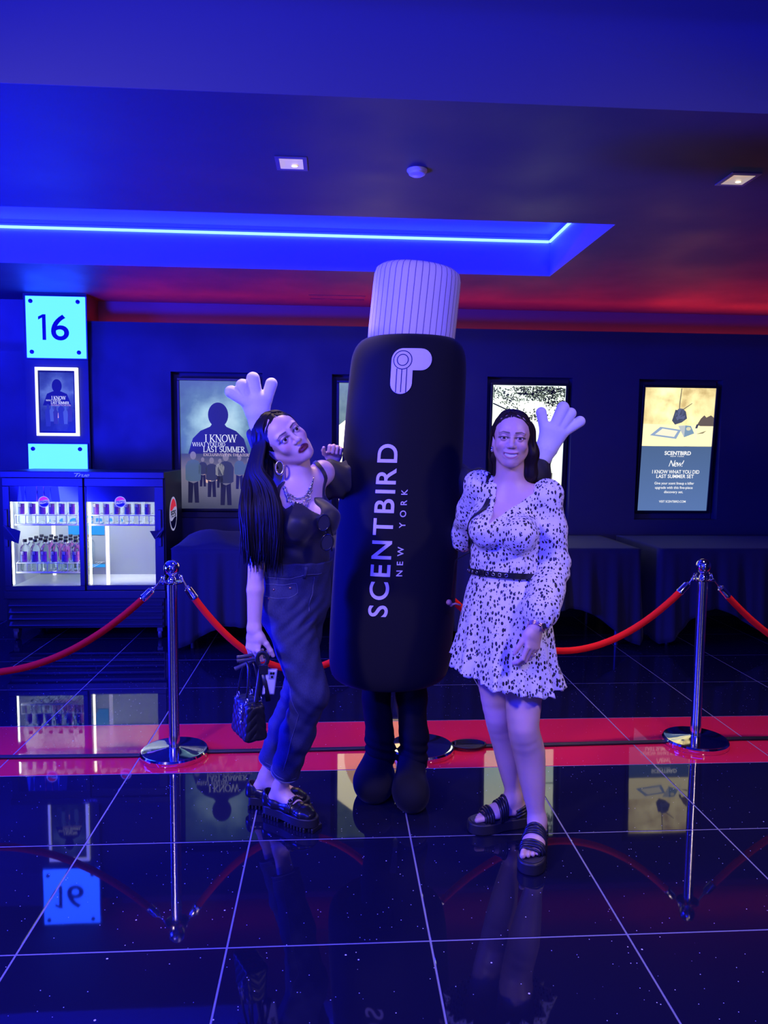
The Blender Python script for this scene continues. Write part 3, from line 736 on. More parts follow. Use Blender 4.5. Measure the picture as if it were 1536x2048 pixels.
def roundel(parent, c, r, ry=None, face='-Y', nm='roundel'):
    """round badge: white disc, red cap, blue base, dark lettering"""
    ry = ry or r; b = MB()
    def put(pts, d, mi, fs=None):
        b.mi = mi
        b.add([(c[0]+x, c[1]-d, c[2]+z) if face == '-Y' else (c[0]+d, c[1]+x, c[2]+z) for x, z in pts], fs or [tuple(range(len(pts)))])
    put([(r*math.cos(2*PI*i/40), ry*math.sin(2*PI*i/40)) for i in range(40)], .0008, 0)
    k = .88
    wave = lambda u, o: (r*u, ry*(o+.09*math.sin(u*PI)))
    top = [(k*r*math.cos(a), k*ry*math.sin(a)) for a in [math.radians(18+144*i/20) for i in range(21)]]
    top += [wave(-.84+1.68*i/12, .30) for i in range(13)]
    put(top, .0012, 1)
    bot = [(k*r*math.cos(a), k*ry*math.sin(a)) for a in [math.radians(198+144*i/20) for i in range(21)]]
    bot += [wave(.84-1.68*i/12, -.30) for i in range(13)]
    put(bot, .0012, 2)
    V, F = text_fit('PEPSI', -.70*r, .70*r, -.20*ry, .20*ry, .03)
    put(V, .0016, 3, F)
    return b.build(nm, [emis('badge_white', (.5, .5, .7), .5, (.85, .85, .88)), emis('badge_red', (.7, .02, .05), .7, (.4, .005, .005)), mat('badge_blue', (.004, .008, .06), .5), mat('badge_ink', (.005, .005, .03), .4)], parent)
def door(x0, x1, y, gx0, gx1, nm_label, hx):
    d = MB()
    z0, z1, g0, g1 = .386, 1.234, .423, 1.172
    d.box((x0, y, z0), (x1, y+.02, g0)); d.box((x0, y, g1), (x1, y+.02, z1)); d.box((x0, y, g0), (gx0, y+.02, g1)); d.box((gx1, y, g0), (x1, y+.02, g1))
    o = d.build('door', M_cool, ck, bevel=.003); o['label'] = nm_label
    b = MB(); b.box((gx0, y+.008, g0), (gx1, y+.012, 1.057)); b.build('glass', M_glass, o)
    b = MB(); b.box((gx0, y+.006, 1.057), (gx1, y+.012, g1)); b.build('header_film', M_film, o)
    b = MB(); b.box((hx-.012, y-.016, .72), (hx+.012, y-.001, 1.0)); b.build('handle', M_gask, o, bevel=.004)
    roundel(o, ((gx0+gx1)/2-.0, y-.001, 1.057), .042, nm='round_badge')
    return o
dl_ = door(FX0+.012, -1.872, FY+.002, -2.405, -1.906, 'left sliding door', -2.43)
dr_ = door(-1.905, FX1-.012, FY+.024, -1.856, -1.354, 'right sliding door', -1.315)
# bottle picture printed on the left header film
b = MB()
for x0, x1, m in ((-2.35, -2.04, 0), (-2.345, -2.315, 1), (-2.30, -2.285, 1), (-2.12, -2.10, 1), (-2.215, -2.20, 2), (-2.165, -2.15, 2)):
    b.mi = m; b.add([(x0, FY+.0075-.0004*(m > 0), 1.058), (x1, FY+.0075-.0004*(m > 0), 1.058), (x1-.012, FY+.0075-.0004*(m > 0), 1.171), (x0+.012, FY+.0075-.0004*(m > 0), 1.171)], [(0, 1, 2, 3)])
b.build('film_print', [mat('film_navy', (.02, .04, .16), .3), mat('film_sky', (.15, .3, .6), .3), mat('film_pink', (.7, .15, .3), .3)], dl_)
flat('maker_script', *text_fit('True', -1.925, -1.82, 1.245, 1.272, 0, .9, .45), mat('badge_silver', (.7, .65, .8), .3, .6), ck, FY-.001)
b = MB(); b.box((-1.93, FY-.002, 1.268), (-1.90, FY-.0008, 1.272)); b.build('maker_script_bar', mat('badge_silver'), ck)
roundel(ck, (FX1+.001, 6.02, .945), .135, face='+X', nm='side_badge')
def shelf(x0, x1, z, nm='wire_shelf'):
    b = MB(); y0, y1 = FY+.075, FYB-.05
    for i in range(int((x1-x0)/.026)+1): x = x0+i*.026; b.tube([(x, y0, z), (x, y1, z)], .0022, 5)
    b.tube([(x0, y0, z-.004), (x1, y0, z-.004)], .006, 6); b.tube([(x0, y0+.01, z-.008), (x1, y0+.01, z-.008)], .004, 6); b.tube([(x0, y1, z-.004), (x1, y1, z-.004)], .004, 6)
    fr = MB(); fr.tube([(x0, y0, z+.068), (x1, y0, z+.068)], .0032, 6)
    k = 0
    x = x0+.005
    while x < x1: fr.tube([(x, y0, z), (x, y0, z+.068), (x+.004, y0+.03, z+.082), (x+.004, y0+.10, z+.078)], .0030, 6); x += .0745
    o = b.build(nm, M_wire, ck, True); fr.build('front_rail', M_wire, o, True)
shelf(-2.40, -1.90, .882); shelf(-1.86, -1.335, .882); shelf(-2.40, -1.90, .518)
for x, m in ((-2.418, M_cled), (-1.845, M_cledw)):
    cpart('light_bar', m, lambda b: b.box((x-.008, FY+.055, .425), (x+.008, FY+.068, 1.05)), .003)
for x, y in ((-1.735, FY+.12), (-2.30, FYB-.07)):
    cpart('shelf_post', emis('post_white', (1, .97, .85), .8, (.9, .9, .9)), lambda b: b.box((x-.012, y-.01, .41), (x+.012, y+.01, .88)), .002)
for x, zz, e, c_ in ((-2.16, 1.19, 9, (.75, .88, 1.0)), (-1.6, 1.19, 4.0, (1.0, .97, .85))):
    area('cooler_lamp', (x, FY+.14, zz), (x, FY+.35, .4), .45, .05, e, c_)
# tape flaps on the door handles
M_tape = mat('black_tape', (.012, .012, .02), .5)
def tape(pts, label):
    b = MB(); y = FY-.018
    b.add([(x, y-dy, z) for x, z, dy in pts]+[(x, y-dy-.0015, z) for x, z, dy in pts], [tuple(range(len(pts))), tuple(range(2*len(pts)-1, len(pts)-1, -1))]+[(i, (i+1) % len(pts), len(pts)+(i+1) % len(pts), len(pts)+i) for i in range(len(pts))])
    tag(b.build('tape_flap', M_tape), label, 'tape')
tape([(-2.45, .885, 0), (-2.43, .88, 0), (-2.315, .842, .02), (-2.332, .749, .02), (-2.44, .782, 0)], 'black tape flap stuck to the left handle of the drinks cooler')
tape([(-1.377, .846, .02), (-1.31, .845, .004), (-1.29, .871, 0), (-1.276, .86, 0), (-1.31, .80, .004), (-1.342, .782, .018)], 'small black tape flap on the right edge of the drinks cooler')

# bottled water: one bottle with its parts, copied along the shelves
M_pet = mat('clear_bottle', (.86, .93, 1.0), .04, 0, Transmission_Weight=1.0, IOR=1.2)
def art(name, stops):
    m = mat(name, (.3, .1, .5), .35); t = NT(m); sx = t.n('ShaderNodeSeparateXYZ'); t.l(t.objco(), sx.inputs[0])
    u = t.math('ADD', t.math('MULTIPLY', sx.outputs[0], 15.0), .5); t.l(t.ramp(t.math('ADD', u, t.math('MULTIPLY', t.math('SUBTRACT', t.noise(40, 2, t.objco()), .5), .5)), stops), t.b.inputs['Base Color'])
    return m
ART = [art('label_violet', [(0, (.2, .35, .8)), (.35, (.06, .05, .3)), (.7, (.45, .08, .5)), (1, (.9, .25, .5))]), art('label_rainbow', [(0, (.1, .5, .6)), (.35, (.08, .05, .25)), (.65, (.4, .06, .3)), (.85, (.9, .7, .2)), (1, (.3, .8, .7))])]
def curved(pts, r): return [(r*math.sin(x/r), -r*math.cos(x/r), z) for x, z in pts]
def make_bottle(k):
    t = thing('water_bottle', '', 'bottle', group='water bottles')
    b = MB(); b.lathe([(.028, 0), (.034, .004), (.0362, .012), (.0362, .15), (.035, .168), (.0305, .183), (.0225, .194), (.0150, .201), (.0135, .205), (.0135, .222)], 18); b.build('bottle_body', M_pet, t, 50)
    b = MB(); b.lathe([(.015, .219), (.0155, .222), (.0155, .238), (.014, .24)], 14); b.build('cap', mat('bottle_cap', (.01, .01, .03), .4), t, 40)
    n = 8; lv = []; lf_ = []
    for i in range(n+1):
        x = -.024+.052*i/n; lv += [(x, .07), (x, .150)]
    lf_ = [(2*i, 2*i+2, 2*i+3, 2*i+1) for i in range(n)]
    b = MB(); b.add(curved(lv, .0368), lf_); o = b.build('label_art', ART[k], t, True)
    b = MB(); b.mi = 0; b.add(curved([(-.023, .122), (-.008, .122), (.008, .122), (.008, .152), (-.008, .152), (-.023, .152)], .0373), [(0, 1, 4, 5), (1, 2, 3, 4)])
    b.mi = 1
    for s, z0 in (('LIFE', .139), ('WTR', .126)):
        V, F = text_fit(s, -.020, .005, z0, z0+.010, .04); b.add(curved(V, .0379), F)
    b.build('label_print', [mat('label_black', (.01, .01, .02), .4), mat('label_white', (.95, .95, .95), .4)], o)
    return t
protos = [make_bottle(0), make_bottle(1)]; used = [False, False]
ORD = ['first', 'second', 'third', 'fourth', 'fifth', 'sixth']
def place(k, x, y, z, label):
    o = copy_tree(protos[k]) if used[k] else protos[k]
    used[k] = True; o.location = (x, y, z); o['label'] = label; o.rotation_euler.z = random.uniform(-.25, .25)
for i in range(6):
    place(0, -2.358+.0752*i, 5.845, .886, 'water bottle on the upper left cooler shelf, %s from the left' % ORD[i])
    place(i > 1, -1.805+.0772*i, 5.845, .886, 'water bottle on the upper right cooler shelf, %s from the left' % ORD[i])
for r_, nm in enumerate(('front', 'second', 'third', 'rear')):
    for i in range(6):
        place(0, -2.352+.0755*i+.002*r_, 5.845+.105*r_, .522, 'water bottle on the lower left cooler shelf, %s row, %s from the left' % (nm, ORD[i]))
# ------------------------------------------------------------------ smooth bodies: signed distance shapes meshed by surface nets
f32 = np.float32
def smin(a, b, k):
    if k <= 0: return np.minimum(a, b)
    h = np.maximum(k-np.abs(a-b), 0)/k
    return np.minimum(a, b)-h*h*k*.25
def unit(v): v = np.asarray(v, float); return v/np.linalg.norm(v)
def taper(A, B, ra, rb, side=None, sb=None):
    """tapered limb from A to B; ra, rb radius or (side, front) half widths; side = side axis"""
    A, B = np.asarray(A, float), np.asarray(B, float)
    ra = ra if isinstance(ra, tuple) else (ra, ra); rb = rb if isinstance(rb, tuple) else (rb, rb)
    ax = B-A; L = np.linalg.norm(ax)
    if L < 1e-6: ax = np.array([0, 0, 1.]); L = 1e-6
    ax = ax/max(L, 1e-9) if L > 1e-5 else np.array([0, 0, 1.])
    s = np.asarray(side if side is not None else ((1, 0, 0) if abs(ax[0]) < .9 else (0, 1, 0)), float)
    s = unit(s-ax*np.dot(s, ax)); g = np.cross(ax, s)
    M = np.stack([s, g, ax], 1).astype(f32); A_ = A.astype(f32)
    ra0, ra1 = ra; rb0, rb1 = rb
    def fn(P):
        q = (P-A_)@M; w = q[:, 2]; t = np.clip(w/L, 0, 1)
        a = ra0+(rb0-ra0)*t; b = ra1+(rb1-ra1)*t; e = w-np.clip(w, 0, L)
        c = np.minimum(a, b)
        u, v, z = q[:, 0]/a, q[:, 1]/b, e/c
        k0 = np.sqrt(u*u+v*v+z*z)+1e-9; k1 = np.sqrt((u/a)**2+(v/b)**2+(z/c)**2)+1e-9
        return np.where(k0 < .15, -c*.85, k0*(k0-1)/k1)
    return fn
def ellip(C, r, M=None):
    C = np.asarray(C, f32); r = np.asarray(r, f32); R3 = None if M is None else np.asarray(M, f32)
    def fn(P):
        q = P-C
        if R3 is not None: q = q@R3
        u = q/r; k0 = np.sqrt((u*u).sum(1))+1e-9; k1 = np.sqrt(((u/r)**2).sum(1))+1e-9
        return np.where(k0 < .15, -r.min()*.85, k0*(k0-1)/k1)
    return fn
def sph(C, r): return ellip(C, (r, r, r))
class Shape:
    def __init__(s): s.p = []
    def add(s, fn, k=.02): s.p.append((fn, k, 0)); return s
    def sub(s, fn, k=.01): s.p.append((fn, k, 1)); return s
    def cut(s, fn): s.p.append((fn, 0, 2)); return s          # intersect with fn < 0
    def disp(s, fn): s.p.append((fn, 0, 3)); return s         # add a displacement
    def chain(s, pts, rs, k=.02, side=None):
        for i in range(len(pts)-1): s.add(taper(pts[i], pts[i+1], rs[i], rs[i+1], side), k)
        return s
    def ev(s, P, ids=None):
        d = None
        for i in (range(len(s.p)) if ids is None else ids):
            fn, k, op = s.p[i]; x = fn(P)
            if d is None: d = x if op == 0 else np.full(len(P), 1., f32)
            elif op == 0: d = smin(d, x, k)
            elif op == 1: d = -smin(-d, x, k)
            elif op == 2: d = np.maximum(d, x)
            else: d = d+x
        return d
    def cull(s, C, R):
        """per block: which pieces matter"""
        D = []; 
        for fn, k, op in s.p: D.append(fn(C))
        D = np.array(D); ops = np.array([o for _, _, o in s.p]); ks = np.array([k for _, k, _ in s.p])
        add = ops == 0
        m = D[add].min(0)
        keep = np.where(add[:, None], D < m+2.4*R+ks[:, None], np.where((ops == 1)[:, None], D < 2*R+ks[:, None], True))
        return keep
def surface(S, h, lo, hi, nb=10, newton=1):
    lo = np.asarray(lo, float); n = np.ceil((np.asarray(hi)-lo)/(h*nb)).astype(int)
    I = np.stack(np.meshgrid(*[np.arange(k) for k in n], indexing='ij'), -1).reshape(-1, 3)
    C = (lo+(I+.5)*h*nb).astype(f32); R = h*nb*.8661
    d = S.ev(C); act = np.abs(d) < R*1.7+.006
    I, C = I[act], C[act]; keep = S.cull(C, R)
    g = np.arange(nb+1); G = np.stack(np.meshgrid(g, g, g, indexing='ij'), -1).reshape(-1, 3)
    G0 = (G*h).astype(f32)
    corner = [(0,0,0),(1,0,0),(0,1,0),(1,1,0),(0,0,1),(1,0,1),(0,1,1),(1,1,1)]
    edges = [(0,1),(2,3),(4,5),(6,7),(0,2),(1,3),(4,6),(5,7),(0,4),(1,5),(2,6),(3,7)]
    N = n*nb+2; keys = []; vs = []; quads = []
    key = lambda a: (a[:, 0]*N[1]+a[:, 1])*N[2]+a[:, 2]
    tet = np.array([(1,-1,-1),(-1,-1,1),(-1,1,-1),(1,1,1)], f32)
    for b in range(len(I)):
        ids = np.nonzero(keep[:, b])[0]
        if not any(S.p[i][2] == 0 for i in ids): continue
        org = (lo+I[b]*h*nb).astype(f32)
        v = S.ev(G0+org, ids).reshape(nb+1, nb+1, nb+1)
        ins = v < 0
        if ins.all() or not ins.any(): continue
        cv = [v[c[0]:nb+c[0], c[1]:nb+c[1], c[2]:nb+c[2]].ravel() for c in corner]
        cs = sum((x < 0).astype(np.int8) for x in cv)
        sel = np.nonzero((cs > 0) & (cs < 8))[0]
        if not len(sel): continue
        cv = [x[sel] for x in cv]; acc = np.zeros((len(sel), 3), f32); cnt = np.zeros(len(sel), f32)
        for a, e in edges:
            va, vb = cv[a], cv[e]; m = (va < 0) != (vb < 0)
            t = np.where(m, va/np.where(va == vb, 1, va-vb), 0)
            ca, ce = np.array(corner[a], f32), np.array(corner[e], f32)
            acc += m[:, None]*(ca+(ce-ca)*t[:, None]); cnt += m
        cell = np.stack(np.unravel_index(sel, (nb, nb, nb)), -1)
        P = org+(cell+acc/cnt[:, None]).astype(f32)*h
        for _ in range(newton):
            e = h*.3; dv = [S.ev(P+t*e, ids) for t in tet]
            gr = sum(x[:, None]*t for x, t in zip(dv, tet)); gn = np.linalg.norm(gr, axis=1)+1e-9
            P = P-np.clip(S.ev(P, ids), -h*.6, h*.6)[:, None]*gr/gn[:, None]
        gc = cell+I[b]*nb; keys.append(key(gc)); vs.append(P)
        for ax in range(3):
            s0 = [slice(0, nb)]*3; s1 = list(s0); s1[ax] = slice(1, nb+1)
            a, e = ins[tuple(s0)], ins[tuple(s1)]
            w = np.argwhere(a != e)
            if not len(w): continue
            up = a[tuple(w.T)]; w = w+I[b]*nb; o1 = (ax+1) % 3; o2 = (ax+2) % 3
            A1 = np.zeros(3, int); A1[o1] = 1; A2 = np.zeros(3, int); A2[o2] = 1
            q = np.stack([key(w-A1-A2), key(w-A2), key(w), key(w-A1)], 1)
            q[~up] = q[~up][:, ::-1]; quads.append(q)
    K = np.concatenate(keys); V = np.concatenate(vs); Q = np.concatenate(quads)
    o = np.argsort(K); K, V = K[o], V[o]
    ix = np.minimum(np.searchsorted(K, Q), len(K)-1); ok = (K[ix] == Q).all(1)
    return V, ix[ok]
def smooth_np(V, F, it=1, lam=.5):
    E = np.concatenate([F[:, [0, 1]], F[:, [1, 2]], F[:, [2, 3]], F[:, [3, 0]]])
    for _ in range(it):
        for l in (lam, -lam*1.02):
            A = np.zeros_like(V); c = np.zeros(len(V), f32)
            np.add.at(A, E[:, 0], V[E[:, 1]]); np.add.at(A, E[:, 1], V[E[:, 0]]); np.add.at(c, E[:, 0], 1); np.add.at(c, E[:, 1], 1)
            V = V+l*(A/np.maximum(c, 1)[:, None]-V)
    return V
def refine(V, F, mask):
    """split the quads inside mask (per vertex) once; neighbours become polygons, so the skin stays closed"""
    fm = mask[F].all(1); Fs = F[fm]; Fo = F[~fm]
    E = np.sort(np.concatenate([Fs[:, [0, 1]], Fs[:, [1, 2]], Fs[:, [2, 3]], Fs[:, [3, 0]]]), 1)
    ek = E[:, 0].astype(np.int64)*len(V)+E[:, 1]; uk, inv = np.unique(ek, return_inverse=True)
    mid = (V[uk // len(V)]+V[uk % len(V)])*.5; nf = len(Fs); n0 = len(V); n1 = n0+len(uk)
    cen = V[Fs].mean(1); V2 = np.concatenate([V, mid, cen]); m = [inv[i*nf:(i+1)*nf]+n0 for i in range(4)]; c = np.arange(nf)+n1
    Q = np.concatenate([np.stack([Fs[:, i], m[i], c, m[i-1]], 1) for i in range(4)])
    poly = []
    eo = [np.sort(Fo[:, [i, (i+1) % 4]], 1) for i in range(4)]
    ko = [e[:, 0].astype(np.int64)*len(V)+e[:, 1] for e in eo]
    hit = np.stack([np.isin(k, uk) for k in ko], 1); anyh = hit.any(1)
    for fi in np.nonzero(anyh)[0]:
        p = []
        for i in range(4):
            p.append(int(Fo[fi, i]))
            if hit[fi, i]: p.append(int(np.searchsorted(uk, ko[i][fi]))+n0)
        poly.append(p)
    return V2, Q, Fo[~anyh], poly, np.concatenate([np.zeros(n0, bool), np.ones(len(V2)-n0, bool)])
def project(S, P, it=2, e=.0006):
    tet = np.array([(1,-1,-1),(-1,-1,1),(-1,1,-1),(1,1,1)], f32); P = P.astype(f32)
    for _ in range(it):
        gr = sum(S.ev(P+t*e)[:, None]*t for t in tet); gn = np.linalg.norm(gr, axis=1)+1e-9
        P = P-np.clip(S.ev(P), -.004, .004)[:, None]*gr/gn[:, None]
    return P
def sdf_obj(name, S, h, lo, hi, m, parent, newton=1, sm=0):
    V, F = surface(S, h, lo, hi, newton=newton)
    if sm: V = smooth_np(V, F, sm)
    return np_mesh(name, V, F, m, parent)
def poly_mesh(name, V, quads, polys, mats, parent):
    me = bpy.data.meshes.new(name); nq = len(quads)
    li = np.concatenate([np.asarray(quads, np.int32).ravel()]+[np.asarray(p, np.int32) for p in polys]) if polys else np.asarray(quads, np.int32).ravel()
    tot = np.concatenate([np.full(nq, 4, np.int32), np.array([len(p) for p in polys], np.int32)]) if polys else np.full(nq, 4, np.int32)
    st = np.concatenate([[0], np.cumsum(tot)[:-1]]).astype(np.int32)
    me.vertices.add(len(V)); me.vertices.foreach_set('co', np.asarray(V, f32).ravel())
    me.loops.add(len(li)); me.loops.foreach_set('vertex_index', li)
    me.polygons.add(len(tot)); me.polygons.foreach_set('loop_start', st); me.polygons.foreach_set('loop_total', tot)
    me.update(calc_edges=True)
    for m in (mats if isinstance(mats, (list, tuple)) else [mats]): me.materials.append(m)
    me.polygons.foreach_set('use_smooth', [True]*len(tot))
    o = bpy.data.objects.new(name, me); link(o, parent)
    return o
class Frame:
    """local frame (origin, axes as columns, scale) for heads and hands"""
    def __init__(s, o, x, y, z, k=1.0):
        s.o = np.asarray(o, float); s.R = np.stack([unit(x), unit(y), unit(z)], 1); s.k = k
    def w(s, p): return s.o+s.k*(s.R@np.asarray(p, float))
    def d(s, v): return s.R@np.asarray(v, float)
    def loc(s, P): return ((P-s.o.astype(f32))@s.R.astype(f32))/s.k
    def wrap(s, fn): return lambda P: fn(s.loc(P).astype(f32))*s.k
    def mat(s):
        M = Matrix.Identity(4)
        for i in range(3):
            for j in range(3): M[i][j] = s.R[i, j]*s.k
            M[i][3] = s.o[i]
        return M

# ------------------------------------------------------------------ human building blocks
def add_head(S, H, smile):
    """H: head frame, x = person's left, -y = where the face looks, z = up; centimetre detail in metres"""
    A = lambda fn, k: S.add(H.wrap(fn), k*H.k)
    B = lambda fn, k: S.sub(H.wrap(fn), k*H.k)
    A(ellip((0, .014, .024), (.072, .090, .080)), .02)
    A(ellip((0, -.028, .022), (.060, .058, .060)), .03)
    A(ellip((0, -.034, -.034), (.053, .048, .060)), .03)
    for s in (-1, 1):
        A(taper((s*.054, .004, -.045), (s*.021, -.060, -.097), .018, .015), .03)
        ch = (.0245, .022, .020) if smile else (.022, .020, .022)
        A(ellip((s*.036, -.058, -.030 if not smile else -.033), ch), .022)
        A(taper((s*.012, -.0865, .0155), (s*.044, -.074, .0175), .0065, .0065), .014)
    A(sph((0, -.071, -.099), .0165), .022)
    A(ellip((0, -.066, -.066), (.031, .024, .028)), .022)
    for s in (-1, 1):
        B(ellip((s*.0315, -.097, -.002), (.0185, .0145, .0125)), .014)
        A(sph((s*.0310, -.0765, -.004), .0140), .004)
        B(ellip((s*.0315, -.0905, -.0045), (.0138, .012, .0032 if smile else .0045)), .0016)
    A(taper((0, -.084, .004), (0, -.1005, -.031), .0072, .0085), .010)
    A(sph((0, -.1030, -.0345), .0094), .006)
    for s in (-1, 1):
        A(ellip((s*.0118, -.0925, -.0375), (.0066, .0088, .0065)), .007)
        B(ellip((s*.0058, -.1005, -.0445), (.0032, .0045, .0032)), .003)
    if smile:
        def bend(fn): return lambda P: fn(np.stack([P[:, 0], P[:, 1]-9.0*P[:, 0]**2, P[:, 2]-9.5*P[:, 0]**2], 1).astype(f32))
        A(bend(taper((-.028, -.0880, -.0640), (.028, -.0880, -.0640), .0048, .0048)), .006)
        A(bend(taper((-.024, -.0860, -.0815), (.024, -.0860, -.0815), .0058, .0058)), .007)
        B(bend(ellip((0, -.092, -.0715), (.0275, .017, .0062))), .003)
        for s in (-1, 1): B(taper((s*.024, -.092, -.043), (s*.0385, -.077, -.068), .0026, .0022), .008)
    else:
        def bend(fn): return lambda P: fn(np.stack([P[:, 0], P[:, 1]-10*P[:, 0]**2, P[:, 2]+4*P[:, 0]**2], 1).astype(f32))
        for s in (-1, 1): A(bend(taper((s*.021, -.0875, -.0675), (s*.005, -.0905, -.0625), .0030, .0052)), .005)
        A(bend(taper((-.013, -.0895, -.0745), (.013, -.0895, -.0745), .0060, .0060)), .005)
        B(bend(taper((-.023, -.0985, -.0685), (.023, -.0985, -.0685), .0022, .0022)), .0025)
    for s in (-1, 1):
        A(ellip((s*.0725, .012, -.016), (.0075, .017, .030)), .008)
        B(ellip((s*.080, .010, -.014), (.0055, .010, .018)), .006)
def feat(H, P, smile):
    """colour mask: lips, brows and lash line, blush"""
    L = H.loc(P.astype(f32)); x, y, z = L.T; ax = np.abs(x)
    front = np.clip((-.055-y)/.01, 0, 1)
    sm = lambda e0, e1, v: np.clip((v-e0)/(e1-e0), 0, 1)
    if smile:
        zz = z-9.5*x*x
        lip = .75*sm(1.08, .94, np.sqrt((x/.0315)**2+((zz+.0728)/.0128)**2))
    else:
        zz = z+4*x*x
        lip = sm(1.12, .9, np.sqrt((x/.0255)**2+((zz+.0690)/.0120)**2))
    bz = .0165+np.minimum(ax-.012, .024)*.16-np.maximum(ax-.036, 0)*.35
    bt = np.interp(ax, [.008, .014, .034, .050], [.0012, .0033, .0027, .0008])
    brow = sm(1.25, .75, np.abs(z-bz)/bt)*(ax > .010)*(ax < .052)
    ez = z+.0045; rz = .0030 if smile else .0045
    r = np.sqrt(((ax-.0315)/.0138)**2+(ez/rz)**2)
    lash = sm(1.9, 1.25, np.sqrt(((ax-.0325)/.0155)**2+((ez-.0012)/(rz+.0012))**2))*sm(-.004, .0005, ez)
    under = .45*sm(1.7, 1.3, r)*sm(.0, -.002, ez)
    dark = np.maximum(brow*.9, np.maximum(lash, under))
    blush = np.exp(-((ax-.042)/.018)**2-((z+.03)/.016)**2)
    return np.stack([lip*front, dark*front, blush*front, np.ones(len(P))], 1)
def hand(S, W, d, t, n, curl, spread=.0, k=.92, thumb=(.55, .75, .35), tcurl=.3, palm_l=.082):
    """W wrist, d towards the fingers, t towards the thumb, n out of the palm; curl per finger in radians per joint"""
    d, t = unit(d), np.asarray(t, float); t = unit(t-d*np.dot(t, d)); n0 = np.cross(d, t); n = n0 if np.dot(n0, n) > 0 else -n0
    W = np.asarray(W, float); pt = lambda a, b, c: W+k*(a*d+b*t+c*n)
    S.add(taper(pt(.0, 0, 0), pt(.035, .002, .003), (.026*k, .018*k), (.036*k, .0155*k), t), .02)
    S.add(taper(pt(.030, .001, .003), pt(palm_l-.008, 0, 0), (.037*k, .0150*k), (.038*k, .0115*k), t), .012)
    S.add(ellip(pt(.030, .022, .010), np.array((.017, .017, .017))*k), .014)
    offs = (.0285, .0098, -.0092, -.0268); ln = ((.041, .025, .020), (.045, .029, .021), (.041, .027, .021), (.033, .020, .018)); rr = (.0088, .0090, .0086, .0076)
    for i in range(4):
        a = curl[i][0]; fan = (1.5-i)*spread; dd = unit(d*math.cos(fan)+t*math.sin(fan)); p = pt(palm_l-(.004, 0, .003, .010)[i], offs[i], 0)
        for j in range(3):
            v = dd*math.cos(a)+n*math.sin(a); q_ = p+k*ln[i][j]*v; r0 = rr[i]*k*(1, .93, .84)[j]; r1 = rr[i]*k*(.93, .84, .70)[j]
            S.add(taper(p, q_, r0, r1), .0045 if j == 0 else .003); p = q_
            if j < 2: a += curl[i][j+1]
    v = unit(thumb[0]*d+thumb[1]*t+thumb[2]*n); p = pt(.022, .022, .008); q_ = p+k*.040*v
    S.add(taper(p, q_, .0125*k, .0105*k), .012)
    v2 = unit(v*math.cos(tcurl)+(d*.8-t*.3+n*.5)*math.sin(tcurl)); r_ = q_+k*.030*v2; S.add(taper(q_, r_, .0104*k, .0092*k), .004)
    v3 = unit(v2*math.cos(tcurl)+(d*.8-t*.4+n*.4)*math.sin(tcurl)); S.add(taper(r_, r_+k*.023*v3, .0092*k, .0072*k), .003)

def skin_mat(name, base, lipc, browc):
    m = mat(name, base, .42); t = NT(m)
    at = t.n('ShaderNodeAttribute', attribute_name='feat'); sp = t.n('ShaderNodeSeparateColor'); t.l(at.outputs['Color'], sp.inputs[0])
    n = t.noise(60, 3, t.pos())
    c = t.mix(t.math('MULTIPLY', n, .25), base, tuple(x*.8 for x in base))
    c = t.mix(t.math('MULTIPLY', sp.outputs[2], .35), c, (.72, .22, .20))
    c = t.mix(sp.outputs[0], c, lipc); c = t.mix(t.math('MULTIPLY', sp.outputs[1], .92), c, browc)
    t.l(c, t.b.inputs['Base Color'])
    t.b.inputs['Subsurface Weight'].default_value = .12; t.b.inputs['Subsurface Radius'].default_value = (.012, .005, .003); t.b.inputs['Subsurface Scale'].default_value = .6
    t.bump(t.noise(700, 2, t.pos()), .08, .0006)
    return m
def body_obj(S, H, smile, lo, hi, m, parent, h=.0034, hands=()):
    V, F = surface(S, h, lo, hi)
    L = H.loc(V); face = (np.abs(L[:, 0]) < .075) & (L[:, 1] < -.028) & (L[:, 2] > -.118) & (L[:, 2] < .05)
    for c, r in hands: face |= ((V-np.asarray(c, f32))**2).sum(1) < r*r
    V, Q, Fo, polys, new = refine(V, F, face)
    V[new] = project(S, V[new], 2)
    L = H.loc(V); f2 = (np.abs(L[:, 0]) < .058) & (L[:, 1] < -.058) & (L[:, 2] > -.095) & (L[:, 2] < .03)
    V2, Q2, Q1, polys2, new2 = refine(V, Q, f2)
    V2[new2] = project(S, V2[new2], 2)
    o = poly_mesh('body', V2, np.concatenate([Q2, Q1, Fo]), polys+polys2, m, parent)
    a = o.data.color_attributes.new('feat', 'FLOAT_COLOR', 'POINT')
    L = H.loc(V2); col = feat(H, V2, smile)
    col[((L**2).sum(1) > .03)] = (0, 0, 0, 1)
    a.data.foreach_set('color', col.astype(f32).ravel())
    return o
def eyes(H, parent, iris, look=(0, -1, 0)):
    for s in (-1, 1):
        c = H.w((s*.0310, -.0765, -.004)); d = Vector(H.d(look)).normalized()
        b = MB(); R3 = d.to_track_quat('Z', 'Y').to_matrix().to_4x4(); T = Matrix.Translation(c) @ R3; r = .0128*H.k
        b.mi = 0; b.ball((0, 0, 0), r, 24, T)
        b.mi = 1; b.lathe([(.0064*H.k, r*.872), (.0062*H.k, r*.915), (.003*H.k, r*.99), (.0024*H.k, r*1.008)], 20, T, True)
        b.mi = 2; b.lathe([(.0026*H.k, r*1.000), (.0023*H.k, r*1.016), (.001*H.k, r*1.022)], 14, T, True)
        b.build('eye', [mat('eye_white', (.82, .80, .80), .12), iris, mat('pupil', (.004, .004, .004), .05)], parent, True)
V3 = lambda *a: np.array(a, float)
def plane(p, n):
    p = np.asarray(p, f32); n = unit(n).astype(f32)
    return lambda P: (P-p)@n
